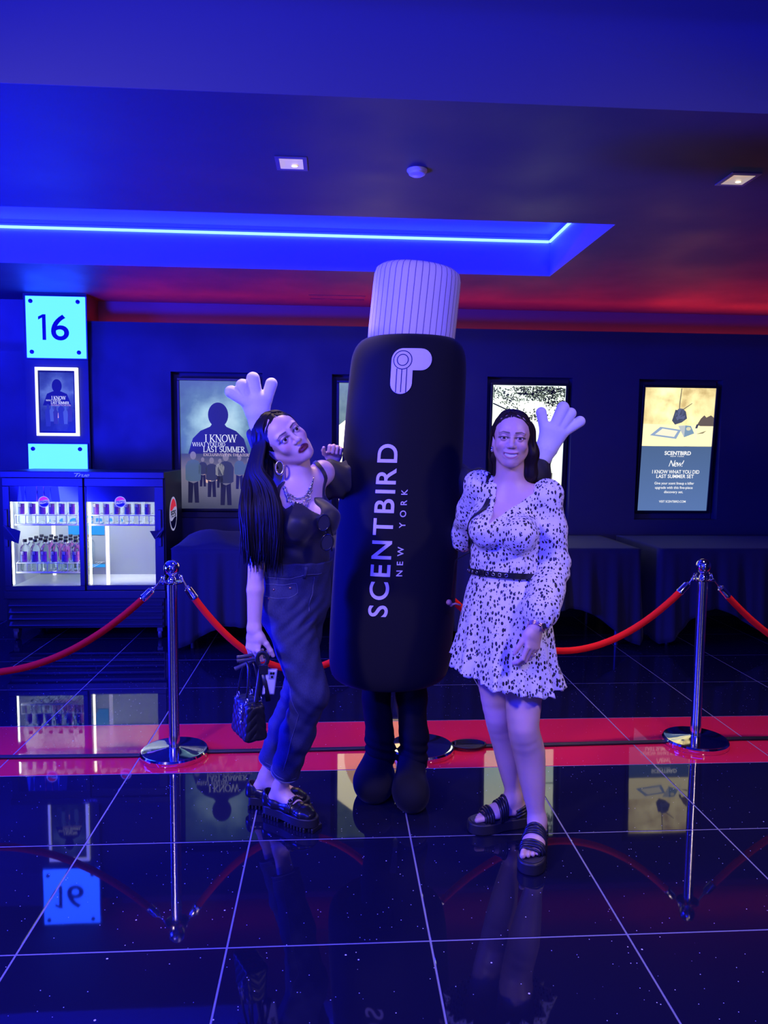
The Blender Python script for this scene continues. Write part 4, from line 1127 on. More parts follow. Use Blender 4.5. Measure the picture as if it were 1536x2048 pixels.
def waves(fn_list):
    def fn(P):
        d = 0
        for v, ph, a in fn_list: d = d+a*np.sin(P@np.asarray(v, f32)+ph)
        return d.astype(f32)
    return fn
def spline(pts, n):
    pts = [Vector(p) for p in pts]; P = [pts[0]*2-pts[1]]+pts+[pts[-1]*2-pts[-2]]; out = []
    for i in range(1, len(P)-2):
        for k in range(n):
            t = k/n; a, b, c, d = P[i-1], P[i], P[i+1], P[i+2]
            out.append(.5*((2*b)+(c-a)*t+(2*a-5*b+4*c-d)*t*t+(3*b-a-3*c+d)*t**3))
    out.append(P[-2]); return out
M_sil = mat('antique_silver', (.62, .60, .60), .25, 1.0)
def hair_shell(S, H, hairline, add=.0):
    S.add(H.wrap(ellip((0, .018, .026), (.0795+add, .0965+add, .0875+add))), .0)
    for e in hairline: S.sub(H.wrap(e), .008)
def normals(Sx, P, e=.001):
    tet = np.array([(1,-1,-1),(-1,-1,1),(-1,1,-1),(1,1,1)], f32); P = np.asarray(P, f32)
    g = sum(Sx.ev(P+t*e)[:, None]*t for t in tet); return g/(np.linalg.norm(g, axis=1)[:, None]+1e-9)
def ribbon(b, Sx, ctl, width, thick=.003, sub=6, it=14, lift=0.0):
    """flat strap lying on the surface Sx"""
    P = np.array([tuple(p) for p in spline(ctl, sub)], f32)
    for _ in range(it): P = project(Sx, P, 1)
    N = normals(Sx, P); P = P+N*lift; V = []; F = []; n = len(P)
    for i in range(n):
        t = P[min(i+1, n-1)]-P[max(i-1, 0)]; s = np.cross(t, N[i]); s = s/(np.linalg.norm(s)+1e-9)*width/2
        for a, c in ((-1, -.4), (1, -.4), (1, 1), (-1, 1)): V.append(tuple((P[i]+s*a+N[i]*thick*c).tolist()))
    for i in range(n-1):
        for k in range(4): F.append((i*4+k, i*4+(k+1) % 4, i*4+4+(k+1) % 4, i*4+4+k))
    F += [(3, 2, 1, 0), (n*4-4, n*4-3, n*4-2, n*4-1)]
    b.add(V, F); return [Vector(p.tolist()) for p in P]
def hairline(hb, H, SCx, rnd, n, part, left=1, right=1):
    """fine locks laid along the hairline, from the parting down to the temples"""
    for i in range(n):
        s = -1 if rnd.random() < .5 else 1
        if (s < 0 and not right) or (s > 0 and not left): continue
        v = rnd.random(); k = .020*v
        c_ = [(part+s*.002, -.070+k, .082+k*.5), (part*.6+s*.028, -.072+k, .070+k*.4), (s*.055, -.058+k, .048+k*.4), (s*.073, -.028+k*1.2, .014), (s*.080, .012+k, -.024)]
        P = np.array([H.w(p) for p in c_], f32); P = project(SCx, project(SCx, P, 2), 3)
        pts = spline([p.tolist() for p in P]+[H.w((s*.082, .038+k, -.075)).tolist()], 4); m = len(pts); r = rnd.uniform(.0014, .0024)
        hb.tube(pts, [r*min(1, (m-j)/5+.08) for j in range(m)], 5)
def round_out(o, n=4):
    m = len(o); r = []
    for i in range(m):
        a, b, c, d = o[i-1], o[i], o[(i+1) % m], o[(i+2) % m]
        for k in range(n):
            t = k/n; r.append(tuple(.5*(2*b[j]+(c[j]-a[j])*t+(2*a[j]-5*b[j]+4*c[j]-d[j])*t*t+(3*b[j]-a[j]-3*c[j]+d[j])*t**3) for j in (0, 1)))
    return r
# ------------------------------------------------------------------ the long haired woman at left
M_skinL = skin_mat('skin_fair', (.80, .55, .46), (.16, .015, .03), (.03, .018, .015))
M_irisD = mat('iris_dark', (.045, .022, .012), .1)
M_hairL = mat('hair_black', (.009, .007, .008), .52, 0, Specular_IOR_Level=.16)
M_tank = mat('black_jersey', (.014, .014, .018), .55, 0, Sheen_Weight=.15)
M_jean = mat('dark_denim', (.042, .046, .075), .75); _t = NT(M_jean)
_n = _t.noise(420, 2, _t.mapping(_t.pos(), (1, 1, .3))); _n2 = _t.noise(9, 3, _t.pos())
_t.l(_t.ramp(_t.math('ADD', _t.math('MULTIPLY', _n, .5), _t.math('MULTIPLY', _n2, .5)), [(.3, (.012, .015, .050)), (.7, (.040, .046, .125))]), _t.b.inputs['Base Color']); _t.bump(_n, .25, .001)
LW = thing('person', 'long haired woman in black top and jeans leaning her head, holding a handbag', 'person', (-.16, 2.93, 0))
LW.location = (0, 0, 0)
zl = unit((-.67, -.13, .74)); x0_ = unit(np.cross(np.cross(zl, (1, 0, 0)), zl))
fw = math.cos(.42)*V3(0, -1, 0)+math.sin(.42)*x0_; fw = unit(fw-zl*np.dot(fw, zl)); xl = np.cross(-fw, zl)*1
if xl[0] < 0: xl = -xl
HL = Frame((-.189, 2.775, 1.518), xl, -fw, zl, .97)
S = Shape()
sidep, sidec = unit((.66, .75, 0)), unit((.74, .64, .20))
pel, wai, che, nkb = V3(-.152, 2.86, .93), V3(-.142, 2.835, 1.065), V3(-.122, 2.815, 1.215), V3(-.128, 2.815, 1.335)
def torsoL(S, g=0.0):
    S.add(taper(pel-V3(0, 0, .03), wai, (.155+g, .110+g), (.122+g, .088+g), sidep), .03)
    S.add(taper(wai, che, (.120+g, .088+g), (.138+g, .098+g), sidec), .05)
    S.add(taper(che, nkb-V3(0, 0, .045), (.138+g, .095+g), (.095+g, .062+g), sidec), .04)
    S.add(ellip((-.040, 2.755, 1.222), (.056+g, .056+g, .056+g)), .035)
    S.add(ellip((-.135, 2.700, 1.205), (.056+g, .056+g, .056+g)), .035)
torsoL(S)
shR, elR, wrR = V3(-.243, 2.715, 1.292), V3(-.283, 2.718, 1.045), V3(-.289, 2.700, .828)
shL, elL, wrL = V3(-.048, 2.885, 1.388), V3(-.050, 3.12, 1.335), V3(-.006, 3.15, 1.425)
S.add(taper(nkb-V3(.0, 0, .03), shR, .050, .046), .05); S.add(taper(nkb-V3(0, 0, .02), shL, .048, .044), .05)
S.chain([shR, shR*.45+elR*.55, elR], [.043, .035, .0285], .008)
S.chain([elR, elR*.65+wrR*.35, wrR], [.0285, .0305, (.0200, .0235)], .008, side=(0, 1, 0))
S.chain([shL, elL, wrL], [.044, .035, .024], .02)
nt_ = HL.w((0, .018, -.075)); S.add(taper(nkb-V3(0, 0, .04), nt_, (.056, .054), (.050, .052), sidec), .03)
S.add(taper(nkb+V3(-.02, -.03, .0), HL.w((-.03, .02, -.06)), .010, .012), .02)
hipF, knF, anF = V3(-.190, 2.81, .91), V3(-.088, 2.735, .575), V3(-.212, 2.915, .130)
hipB, knB, anB = V3(-.112, 2.91, .91), V3(-.135, 2.925, .53), V3(-.275, 3.015, .135)
legs = ((hipF, knF, anF), (hipB, knB, anB))
for a, b, c in legs:
    S.chain([a, b], [.078, .050], .03); S.chain([b, b*.7+c*.3, c], [.049, .050, .029], .02)
fdF, fdB = unit((.80, -.56, -.10)), unit((.965, -.2, -.10))
for c, fd in ((anF, fdF), (anB, fdB)):
    S.add(taper(c, c-V3(0, 0, .06)-fd*.035, .029, .026), .02)
    S.add(taper(c-V3(0, 0, .03)+fd*.02, c+fd*.11-V3(0, 0, .055), (.030, .03), (.036, .016), np.cross(fd, (0, 0, 1))), .02)
add_head(S, HL, False)
hand(S, wrR, (-.06, -.05, -1), (.75, -.65, .0), (.6, .6, 0), [(.55, 1.2, .8), (.62, 1.25, .8), (.55, 1.3, .8), (.45, 1.3, .8)], .03, .98, (.75, .55, .40), .35)
hand(S, wrL, (.15, -.35, .95), (-.9, 0, .2), (.3, -.9, .0), [(1.3, 1.6, 1.2)]*4, .0, .86, (.5, .6, .5), .7)
bodyL = body_obj(S, HL, False, (-.44, 2.60, .04), (.12, 3.27, 1.66), M_skinL, LW, .0036, [((-.285, 2.69, .75), .13), ((.0, 3.13, 1.46), .08)])
eyes(HL, LW, M_irisD, (.02, -1, .05))

# black top with a deep V neck
ST = Shape(); torsoL(ST, .0055)
vn = V3(-.048, 2.70, 1.238)
ST.cut(plane((0, 0, 1.395), (0, 0, 1))); ST.cut(lambda P: 1.035-P[:, 2])
cR = plane(V3(-.185, 2.72, 1.275), (-.75, -.2, .64))
sdv = unit((.74, .64, .20)).astype(f32)
def neckline(P):
    q = P-vn.astype(f32); u = q@sdv; w = q[:, 2]
    # removed where above the V
    lim = np.where(u > 0, u*2.1, -u*1.15)
    return -(np.maximum(lim-w, -1))*.45
ST.cut(lambda P: np.maximum(neckline(P), -1.0)); ST.cut(cR)
ST.cut(plane((.03, 2.90, 1.36), (.6, .55, .5)))
ST.disp(waves([((60, 20, 95), 0, .0012), ((-40, 50, 70), 1, .0012)]))
tank = sdf_obj('black_top', ST, .0045, (-.34, 2.6, 1.02), (.1, 3.02, 1.40), M_tank, LW)
for a in ([(-.160, 2.66, 1.245), (-.188, 2.665, 1.285), (-.200, 2.70, 1.330), (-.19, 2.76, 1.362)], [(.006, 2.775, 1.262), (-.006, 2.79, 1.31), (-.030, 2.83, 1.36), (-.06, 2.86, 1.41), (-.075, 2.90, 1.42)]):
    ss = MB(); ribbon(ss, S, a, .014, .004); ss.build('top_strap', M_tank, LW, 50)

# jeans
SJ = Shape(); g = .010
SJ.add(taper(pel-V3(0, 0, .03), wai, (.158+g*.6, .114+g*.6), (.124+.015, .091+.015), sidep), .03)
SJ.add(taper(wai, che, (.120+.009, .088+.009), (.138+.009, .098+.009), sidec), .05)
SJ.add(ellip(pel+V3(-.075, .055, -.02), (.085, .085, .10)), .05)
wJ = ((.098, .066), (.083, .060))
for (a, b, c), (r1, r2) in zip(legs, wJ):
    SJ.chain([a, b], [r1, r2], .03); c2 = c+(b-c)*.16; SJ.chain([b, b*.5+c2*.5, c2-(b-c)*.10], [r2, .062, .055], .03)
SJ0 = Shape(); SJ0.p = list(SJ.p)
SJ.cut(plane(wai-V3(0, 0, .004), (.05, 0, 1)))
def hemcut(P):
    out = None; best = None
    for (a, b, c) in legs:
        n_ = unit(c-b).astype(f32); p_ = (c+(b-c)*.17).astype(f32); q = P-p_; w_ = q@n_
        r = ((q-w_[:, None]*n_)**2).sum(1)
        v = np.where(P[:, 2] < .4, w_, -.1)
        if out is None: out, best = v, r
        else: out = np.where(r < best, v, out)
    return out.astype(f32)
SJ.cut(hemcut)
def jw(P):
    d = .0016*np.sin(P[:, 2]*70+P[:, 0]*60)+.0014*np.sin(P[:, 0]*90-P[:, 2]*50+P[:, 1]*40)
    for b in (knF, knB):
        r2 = ((P-(b+V3(-.04, .02, -.01)).astype(f32))**2).sum(1); d = d+.0035*np.exp(-r2/.006)*np.sin(P[:, 2]*120+P[:, 0]*90)
    r2 = ((P-np.array((-.11, 2.77, .84), f32))**2).sum(1); d = d+.005*np.exp(-r2/.006)*np.sin(P[:, 2]*130-P[:, 0]*110)
    z = P[:, 2]; d = d-.002*np.clip((z-1.012)/.006, 0, 1)
    return d.astype(f32)
SJ.disp(jw)
jeans = sdf_obj('jeans', SJ, .0046, (-.42, 2.6, .12), (.08, 3.14, 1.09), M_jean, LW)
M_stitch = mat('denim_stitch', (.12, .13, .22), .7); M_rivet = mat('copper_rivet', (.75, .42, .28), .3, 1.0)
def on(Sx, pts, lift=.001, n=10):
    P = []
    pts = [Vector(p) for p in pts]
    for i in range(len(pts)-1):
        for k in range(n): P.append(pts[i].lerp(pts[i+1], k/n))
    P.append(pts[-1]); P = np.array([tuple(p) for p in P], f32)
    for _ in range(12): P = project(Sx, P, 1)
    return [Vector(p.tolist())+Vector((0, -lift, 0)) for p in P]
def seam(pts, r=.0011, nm='seam', par=None): 
    b = MB(); b.tube(on(SJ, pts), r, 5); return b.build(nm, M_stitch, par or jeans, True)
seam([(-.262, 2.78, 1.0), (-.262, 2.78, .88), (-.215, 2.72, .70), (-.135, 2.69, .50), (-.195, 2.80, .24)])
seam([(-.255, 2.76, .985), (-.20, 2.72, .985), (-.135, 2.70, .988), (-.125, 2.70, .955), (-.165, 2.70, .94), (-.255, 2.755, .935)])
seam([(-.07, 2.745, 1.005), (-.06, 2.74, .95), (-.085, 2.735, .885)])
seam([(-.27, 2.80, 1.012), (-.2, 2.72, 1.012), (-.10, 2.71, 1.014), (-.04, 2.77, 1.016)])
for p in ((-.225, 2.70, .970), (-.155, 2.69, .972), (-.242, 2.71, .938)):
    q = on(SJ, [p, p], .0, 1)[0]; b = MB(); b.ball(tuple(q), (.0048, .0035, .0048), 10); b.build('rivet', M_rivet, jeans, True)
for p in ((-.10, 2.71, 1.03), (-.24, 2.74, 1.028)):
    q = on(SJ, [(p[0], p[1], 1.05), (p[0], p[1], 1.005)], .003, 3); b = MB(); b.tube(q, .006, 8, None, False, (0, -1, 0)); b.build('belt_loop', M_jean, jeans, True)
for (a, b_, c) in legs:
    n_ = unit(c-b_); p_ = c+(b_-c)*.17; o = Vector(tuple(p_)); ax = Vector(tuple(n_)); e1 = ax.orthogonal().normalized(); e2 = ax.cross(e1)
    for off, rr in ((.004, .0024), (.020, .0011)):
        P = np.array([tuple(o-ax*off+.058*(math.cos(u)*e1+math.sin(u)*e2)) for u in [2*PI*i/28 for i in range(28)]], f32)
        for _ in range(14): P = project(SJ0, P, 1)
        m_ = MB(); m_.tube([Vector(p.tolist()) for p in P], rr, 6, None, True); m_.build('hem_stitch', M_stitch, jeans, True)

# hair
SHr = Shape()
hair_shell(SHr, HL, [ellip((.030, -.122, -.030), (.052, .083, .094)), ellip((0, -.03, -.10), (.1, .09, .045))])
SHr.chain([HL.w((-.046, .035, .050)), V3(-.262, 2.82, 1.46), V3(-.266, 2.785, 1.39), V3(-.265, 2.745, 1.30), V3(-.262, 2.740, 1.22)],
          [(.036, .032), (.034, .028), (.034, .020), (.034, .010), (.03, .006)], .04, side=(1, .25, 0))
SHr.disp(lambda P: (.0011*np.sin(P[:, 0]*330+2*np.sin(P[:, 2]*3))+.0009*np.sin(P[:, 0]*560+P[:, 1]*200)).astype(f32))
hairL = sdf_obj('hair', SHr, .0042, (-.42, 2.58, 1.04), (-.02, 2.92, 1.66), M_hairL, LW)
rs = random.Random(11)
hs = MB()
SCap = Shape(); hair_shell(SCap, HL, [], .0015)
for i in range(620):
    u = rs.random() if i > 90 else rs.random()*.14; v = rs.random()
    yl = -.062+.140*u
    root = HL.w((.020-.012*rs.random(), .018+yl*.82, .110-.35*max(0, -yl-.02)*.6-.3*max(0, yl-.04)))
    pA = HL.w((-.045, .018+yl*1.0, .093)); p1 = HL.w((-.080, .018+yl*.8, .036+.034*u))
    head = np.array([tuple(p) for p in (root, pA, p1)], f32); head = project(SCap, project(SCap, head, 2), 3)
    h2 = head[2].astype(float); p2 = V3(h2[0]-.008-.014*u-.006*v, h2[1]-.016-.020*u, h2[2]-.090-.02*u)
    p3 = V3(-.208-.118*u-.008*v, 2.682+.07*u-.018*v, 1.345)
    p4 = V3(-.186-.146*u+rs.gauss(0, .004), 2.643+.05*u-.016*v, 1.250); p5 = V3(-.194-.122*u+rs.gauss(0, .009), 2.655+.045*u-.012*v, 1.105+rs.gauss(0, .026)-.03*rs.random()**3)
    pts = spline([head[0].tolist(), head[1].tolist(), head[2].tolist(), p2, p3, p4, p5], 4); n = len(pts)
    r = rs.uniform(.0024, .0050); hs.tube(pts, [r*(.7 if k < 2 else 1)*min(1, (n-k)/6+.06) for k in range(n)], 5)
for i in range(90):   # left side of the parting, combed over the far temple
    u = rs.random(); yl = -.062+.12*u
    c_ = np.array([HL.w((.018, .018+yl*.82, .110-.3*max(0, -yl-.02))), HL.w((.055, .020+yl*.95, .085)), HL.w((.080, .028+yl*.75, .030))], f32); c_ = project(SCap, project(SCap, c_, 2), 3)
    pts = spline([c_[0].tolist(), c_[1].tolist(), c_[2].tolist(), HL.w((.078, .05+.3*yl, -.05)), HL.w((.05, .06, -.12))], 4)
    n = len(pts); r = rs.uniform(.002, .0035); hs.tube(pts, [r*min(1, (n-k)/5+.1) for k in range(n)], 5)
hairline(hs, HL, SCap, rs, 110, .016)
hst = hs.build('hair_strands', M_hairL, LW, True); hst['kind'] = 'stuff'

# jewellery and sunglasses
er = MB(); e0 = HL.w((-.074, -.008, -.052)); ee = Vector(e0)
er.tube([ee+Vector((.026*.55*math.sin(u), -.008, -.026+.024*math.cos(u))) for u in [2*PI*i/24 for i in range(24)]], [.0028+.0028*(1-math.cos(2*PI*i/24))/2 for i in range(24)], 8, None, True)
er.build('earring', mat('pale_gold', (.85, .72, .55), .25, 1.0), LW, True)
nk = MB(); rn = random.Random(5)
arc_pts = []
A0, A1, A2 = V3(-.185, 2.745, 1.355), V3(-.098, 2.70, 1.285), V3(-.080, 2.795, 1.375)
for row in range(4):
    dz = -.013*row
    ctl = [A0+V3(.0, -.01, .0), V3(-.165, 2.70, 1.335+dz*.8), V3(-.120-.0, 2.70, 1.312+dz*1.25), V3(-.085, 2.72, 1.33+dz*.8), A2]
    P = np.array([tuple(p) for p in spline(ctl, 9)], f32)
    for _ in range(10): P = project(S, P, 1)
    P = [Vector(p.tolist())+Vector((.001, -.0035, 0)) for p in P]
    nk.tube(P, .0012, 5)
    for k in range(2+row, len(P)-2-row, 2 if row else 1):
        p = P[k]+Vector((rn.uniform(-.002, .002), -.002, rn.uniform(-.003, .001))); r = rn.uniform(.0026, .0048)
        nk.ball(tuple(p), (r, r*.7, r), 8)
        if row == 3 and k % 4 == 1: nk.ball((p.x, p.y-.002, p.z-.008), (.003, .002, .006), 8)
nko = nk.build('necklace', M_sil, LW, True); nko['label'] = 'beaded silver chain necklace'
sgl = thing('sunglasses', 'black sunglasses hanging folded from the V neck of the black top', 'sunglasses', (-.038, 2.668, 1.20))
M_sg = mat('black_acetate', (.01, .01, .012), .12); M_ln = mat('dark_lens', (.03, .03, .04), .03, 0, Specular_IOR_Level=.9)
for i, (cx, cz) in enumerate(((.0, .018), (.012, -.052))):
    Rm = Matrix.Translation((cx, .0, cz)) @ Matrix.Rotation(.25, 4, 'Y')
    b = MB(); b.tube([(.0215*math.cos(u), 0, .029*math.sin(u)) for u in [2*PI*k/28 for k in range(28)]], .0030, 8, Rm, True); b.build('lens_rim', M_sg, sgl, True)
    b = MB(); b.lathe([(.001, -.0012), (.0195, -.0008), (.0195, .0008), (.001, .0012)], 28, Rm @ Matrix.Diagonal((1, 1, 1.38, 1)) @ Matrix.Rotation(PI/2, 4, 'X')); b.build('lens', M_ln, sgl, 40)
b = MB(); b.tube([(.004, -.001, -.010), (.008, -.005, -.016), (.010, -.001, -.024)], .0026, 8); b.build('bridge', M_sg, sgl, True)
b = MB(); b.tube([(-.006, .002, .048), (-.002, .006, .045), (.018, .008, -.03), (.03, .008, -.085)], .0026, 8); b.build('temple_arm', M_sg, sgl, True)
b = MB(); b.tube([(-.002, -.003, .050), (.02, .006, .035), (.03, .009, -.03)], .0024, 8); b.build('temple_arm', M_sg, sgl, True)

# platform loafers
M_lea = mat('black_leather', (.013, .013, .016), .27); M_sole = mat('black_rubber', (.016, .016, .018), .5); M_gold = mat('gold_metal', (.85, .62, .38), .22, 1.0)
def loafer(an, fd, label, heel):
    d = unit((fd[0], fd[1], 0)); l = np.cross((0, 0, 1), d); o = V3(an[0], an[1], 0)-d*.062
    t = thing('loafer', label, 'shoe', tuple(o), 'platform loafers')
    t.scale = (.93, .93, .93); F_ = Frame((0, 0, 0), d, l, (0, 0, 1))
    out = [(-.012, 0)]+[(a, b) for a, b in ((-.010, -.022), (.004, -.034), (.05, -.035), (.10, -.036), (.16, -.047), (.205, -.048), (.245, -.034), (.262, -.008), (.258, .018), (.235, .036), (.19, .042), (.13, .037), (.07, .034), (.004, .033), (-.010, .022))]
    M4 = F_.mat()
    b = MB(); b.prism(round_out(out), .017, .056, M4); b.build('sole', M_sole, t, 50, bevel=.004)
    k = 0
    for x0, x1 in [(-.011+.0165*i, -.0005+.0165*i) for i in range(17)]:
        ys = [p for p in out if x0-.03 < p[0] < x1+.03] or [(0, -.034), (0, .034)]
        y0, y1 = min(p[1] for p in ys), max(p[1] for p in ys)
        if .080 < x0 < .115: continue
        b = MB(); b.box((x0, y0+.001, .0), (x1, y1-.001, .019), M4); b.build('lug', M_sole, t, bevel=.002, seg=1)
    U = Shape(); W = lambda *p: F_.w(p)
    U.add(taper(W(.012, 0, .075), W(.05, 0, .07), (.034, .035), (.036, .03), l), .01)
    U.add(taper(W(.002, 0, .095), W(.002, 0, .06), .027, .031), .02)
    U.add(taper(W(.05, 0, .066), W(.13, 0, .072), (.036, .026), (.040, .034), l), .02)
    U.add(taper(W(.13, 0, .070), W(.20, -.004, .066), (.040, .034), (.043, .026), l), .02)
    U.add(taper(W(.20, -.004, .064), W(.232, -.005, .062), (.041, .024), (.030, .018), l), .02)
    U.sub(taper(W(.015, 0, .125), W(.105, 0, .115), (.024, .055), (.024, .030), l), .006)
    U.sub(taper(W(.02, 0, .09), W(.10, 0, .085), (.026, .024), (.026, .020), l), .006)
    U.cut(lambda P: .053-P[:, 2])
    sdf_obj('upper', U, .003, (-.3, -.3, .04), (.3, .3, .16), M_lea, t)
    def hug(x, lift, zc=.062, u0=0.0, u1=PI, nn=25, sl=0.0):
        P = []
        for k_ in range(nn):
            u = u0+(u1-u0)*k_/(nn-1); dr = l*math.cos(u)+V3(0, 0, math.sin(u))+d*sl*math.sin(u); r_ = np.linspace(.006, .075, 80)
            c0 = W(x, 0, zc); v_ = U.ev((c0+r_[:, None]*dr).astype(f32)); k2 = np.nonzero(v_ < 0)[0]
            P.append(c0+(r_[k2[-1]]+lift if len(k2) else .02)*dr)
        return P
    b = MB()
    for x0 in (.136, .143, .150): b.tube(hug(x0, .0022), .0042, 6)
    so_ = b.build('strap', M_lea, t, True); so_['kind'] = 'stuff'
    b = MB(); ts = [hug(x0, .004+.010*(.13-x0)/.05, .062, .95, PI-.95, 9) for x0 in (.132, .118, .104, .092, .082)]
    Vt = [tuple(p) for row in ts for p in row]+[tuple(p-V3(0, 0, .004)) for row in ts for p in row]; Ft = []
    for i in range(4):
        for j in range(8): q_ = i*9+j; Ft += [(q_, q_+1, q_+10, q_+9), (45+q_, 45+q_+9, 45+q_+10, 45+q_+1)]
    for i in range(4): Ft += [(i*9, i*9+9, 54+i*9, 45+i*9), (i*9+8, 45+i*9+8, 54+i*9+8, i*9+17)]
    for j in range(8): Ft += [(j, 45+j, 46+j, j+1), (36+j, 37+j, 82+j, 81+j)]
    b.add(Vt, Ft); b.build('tongue', M_lea, t, True)
    b = MB(); b.tube(hug(.168, .0005, .058, .25, PI-.25, 21, .55), .0022, 6); b.build('apron_seam', M_lea, t, True)
    b = MB(); tp = hug(.143, .0085, .062, .9, PI-.9, 9)
    for i in (1, 7): b.ring(tuple(tp[i]), .0095, .0021, tuple(V3(0, 0, 1)*.9+l*(.5 if i == 1 else -.5)+d*.2), 18, 6)
    b.tube([tuple(tp[i]+V3(0, 0, .001)) for i in range(2, 7)], .0024, 6); b.build('horsebit', M_gold, t, True)
    return t
loafer(anF, fdF, 'nearer black platform loafer with lugged sole on the long haired woman', 0)
loafer(anB, fdB, 'farther black platform loafer, partly hidden behind the nearer one', 0)

# quilted handbag, phones and folded stand held in the hand
HB = V3(-.310, 2.70, .435)
bag = thing('handbag', 'small quilted black handbag hanging from the hand of the long haired woman', 'bag', tuple(HB))
bag.rotation_euler = (0, .03, math.radians(-62)); bag.scale = (.92, .92, .96)
SB = Shape()
def bagd(P):
    x, y, z = P.T; t = np.clip(z/.135, 0, 1); hx = .082-.004*t; hy = .044-.012*t
    qx, qy, qz = np.abs(x)-hx+.012, np.abs(y)-hy+.012, np.abs(z-.068)-.068+.012
    o = np.sqrt(np.maximum(qx, 0)**2+np.maximum(qy, 0)**2+np.maximum(qz, 0)**2)+np.minimum(np.maximum(qx, np.maximum(qy, qz)), 0)-.012
    q = .0022*(np.abs(np.sin((x+z)*PI/.036))**.5+np.abs(np.sin((x-z)*PI/.036))**.5)
    q2 = .0022*(np.abs(np.sin((np.abs(y)*.9+z)*PI/.036))**.5)*1.6
    return (o-np.where(np.abs(qx) > np.abs(qy), np.where(qx > qy, q2, q), np.where(qx > qy, q2, q))).astype(f32)*.85
SB.add(bagd, 0)
sdf_obj('bag_body', SB, .0026, (-.1, -.07, -.02), (.1, .07, .15), mat('quilted_leather', (.012, .012, .014), .35), bag, 0)
for s in (-1, 1):
    y = s*.028
    b = MB(); b.tube([(.045*math.cos(u), y*(1-.6*math.sin(u)), .160+.125*math.sin(u)) for u in [PI*i/20 for i in range(21)]], .0048, 8); b.build('handle', M_lea, bag, True)
    for sx in (-1, 1):
        b = MB(); b.ring((sx*.046, y, .150), .012, .0024, (0, 1, 0), 18, 6); b.ring((sx*.046, y, .134), .008, .002, (1, 0, 0), 14, 6); b.build('handle_ring', M_sil, bag, True)
b = MB(); rb = random.Random(4)
for i in range(5): b.ring((.03+.004*math.sin(i*2), -.048, .12-.013*i), .0085-.001*(i % 2), .0022, (rb.uniform(-.4, .4), 1, rb.uniform(-.3, .3)), 14, 6)
b.tube([(.035, -.045, .134), (.03, -.05, .118)], .0015, 6); b.build('metal_charm', M_sil, bag, True)
ph = thing('phone', 'white smartphone with a camera bump dangling beside the quilted handbag', 'phone', (-.231, 2.672, .640)); ph.rotation_euler = (.05, math.radians(7), math.radians(22))
b = MB(); b.box((-.021, -.0045, -.046), (.021, .0045, .046)); b.build('phone_body', mat('phone_white', (.80, .80, .86), .25), ph, bevel=.004)
b = MB(); b.box((-.0235, -.0035, -.0485), (.0235, .0035, .0485)); b.build('case', mat('clear_case', (.35, .33, .4), .3), ph, bevel=.006)
b = MB(); b.box((-.008, -.007, .012), (.012, -.0045, .040)); b.build('camera_bump', mat('camera_grey', (.35, .35, .42), .3), ph, bevel=.003)
for x, z in ((-.002, .033), (.007, .033), (.003, .020)):
    b = MB(); b.lathe([(.0042, 0), (.0042, .0018), (.003, .002)], 14, Matrix.Translation((x, -.007, z)) @ Matrix.Rotation(PI/2, 4, 'X')); b.build('lens', mat('camera_lens', (.01, .01, .015), .1), ph, 40)
p2 = thing('phone', 'dark phone seen edge on between the handbag and the white phone', 'phone', (-.262, 2.69, .625)); p2.rotation_euler = (.08, math.radians(9), math.radians(68))
b = MB(); b.box((-.034, -.005, -.062), (.034, .005, .062)); b.build('phone_body', mat('phone_dark', (.02, .02, .025), .3), p2, bevel=.004)
b = MB(); b.box((-.031, .0052, -.059), (.031, .0062, .059)); b.build('screen', mat('phone_pale', (.6, .6, .64), .3), p2, bevel=.001)
lnd = thing('phone_lanyard', 'black looped phone strap hanging over the fingers', 'strap', (-.256, 2.66, .715))
b = MB(); b.tube([(.019*math.sin(u)-.0, 0, .024*math.cos(u)+.012) for u in [2*PI*i/26 for i in range(26)]], .0075, 8, None, True, (0, -1, 0)); b.build('loop', M_black, lnd, True)
b = MB(); b.box((-.014, -.003, -.045), (.020, .003, -.008)); b.build('buckle', M_black, lnd, bevel=.003)
b = MB(); b.tube([(.002, .002, -.04), (.01, .004, -.09), (.02, .006, -.145)], .009, 8, None, False, (0, -1, 0)); b.build('tail', M_black, lnd, True)
st = thing('folded_stand', 'bundle of short dark rods held in the hand above the handbag', 'phone stand', (-.335, 2.69, .715))
for a, b_, r in (((-.016, 0, .010), (.09, .02, .022), .0062), ((-.014, -.012, .0), (.09, .0, .012), .0055), ((-.008, .01, -.012), (.09, .02, .006), .005), ((-.022, -.008, -.030), (.075, .0, .016), .0065)):
    d = Vector(b_)-Vector(a); b = MB(); b.tube([Vector(a), Vector(a)+d*.08, Vector(a)+d*.1, Vector(b_)], [r*1.15, r*1.15, r, r], 10); b.build('rod', mat('rod_grey', (.06, .06, .08), .35), st, 40)
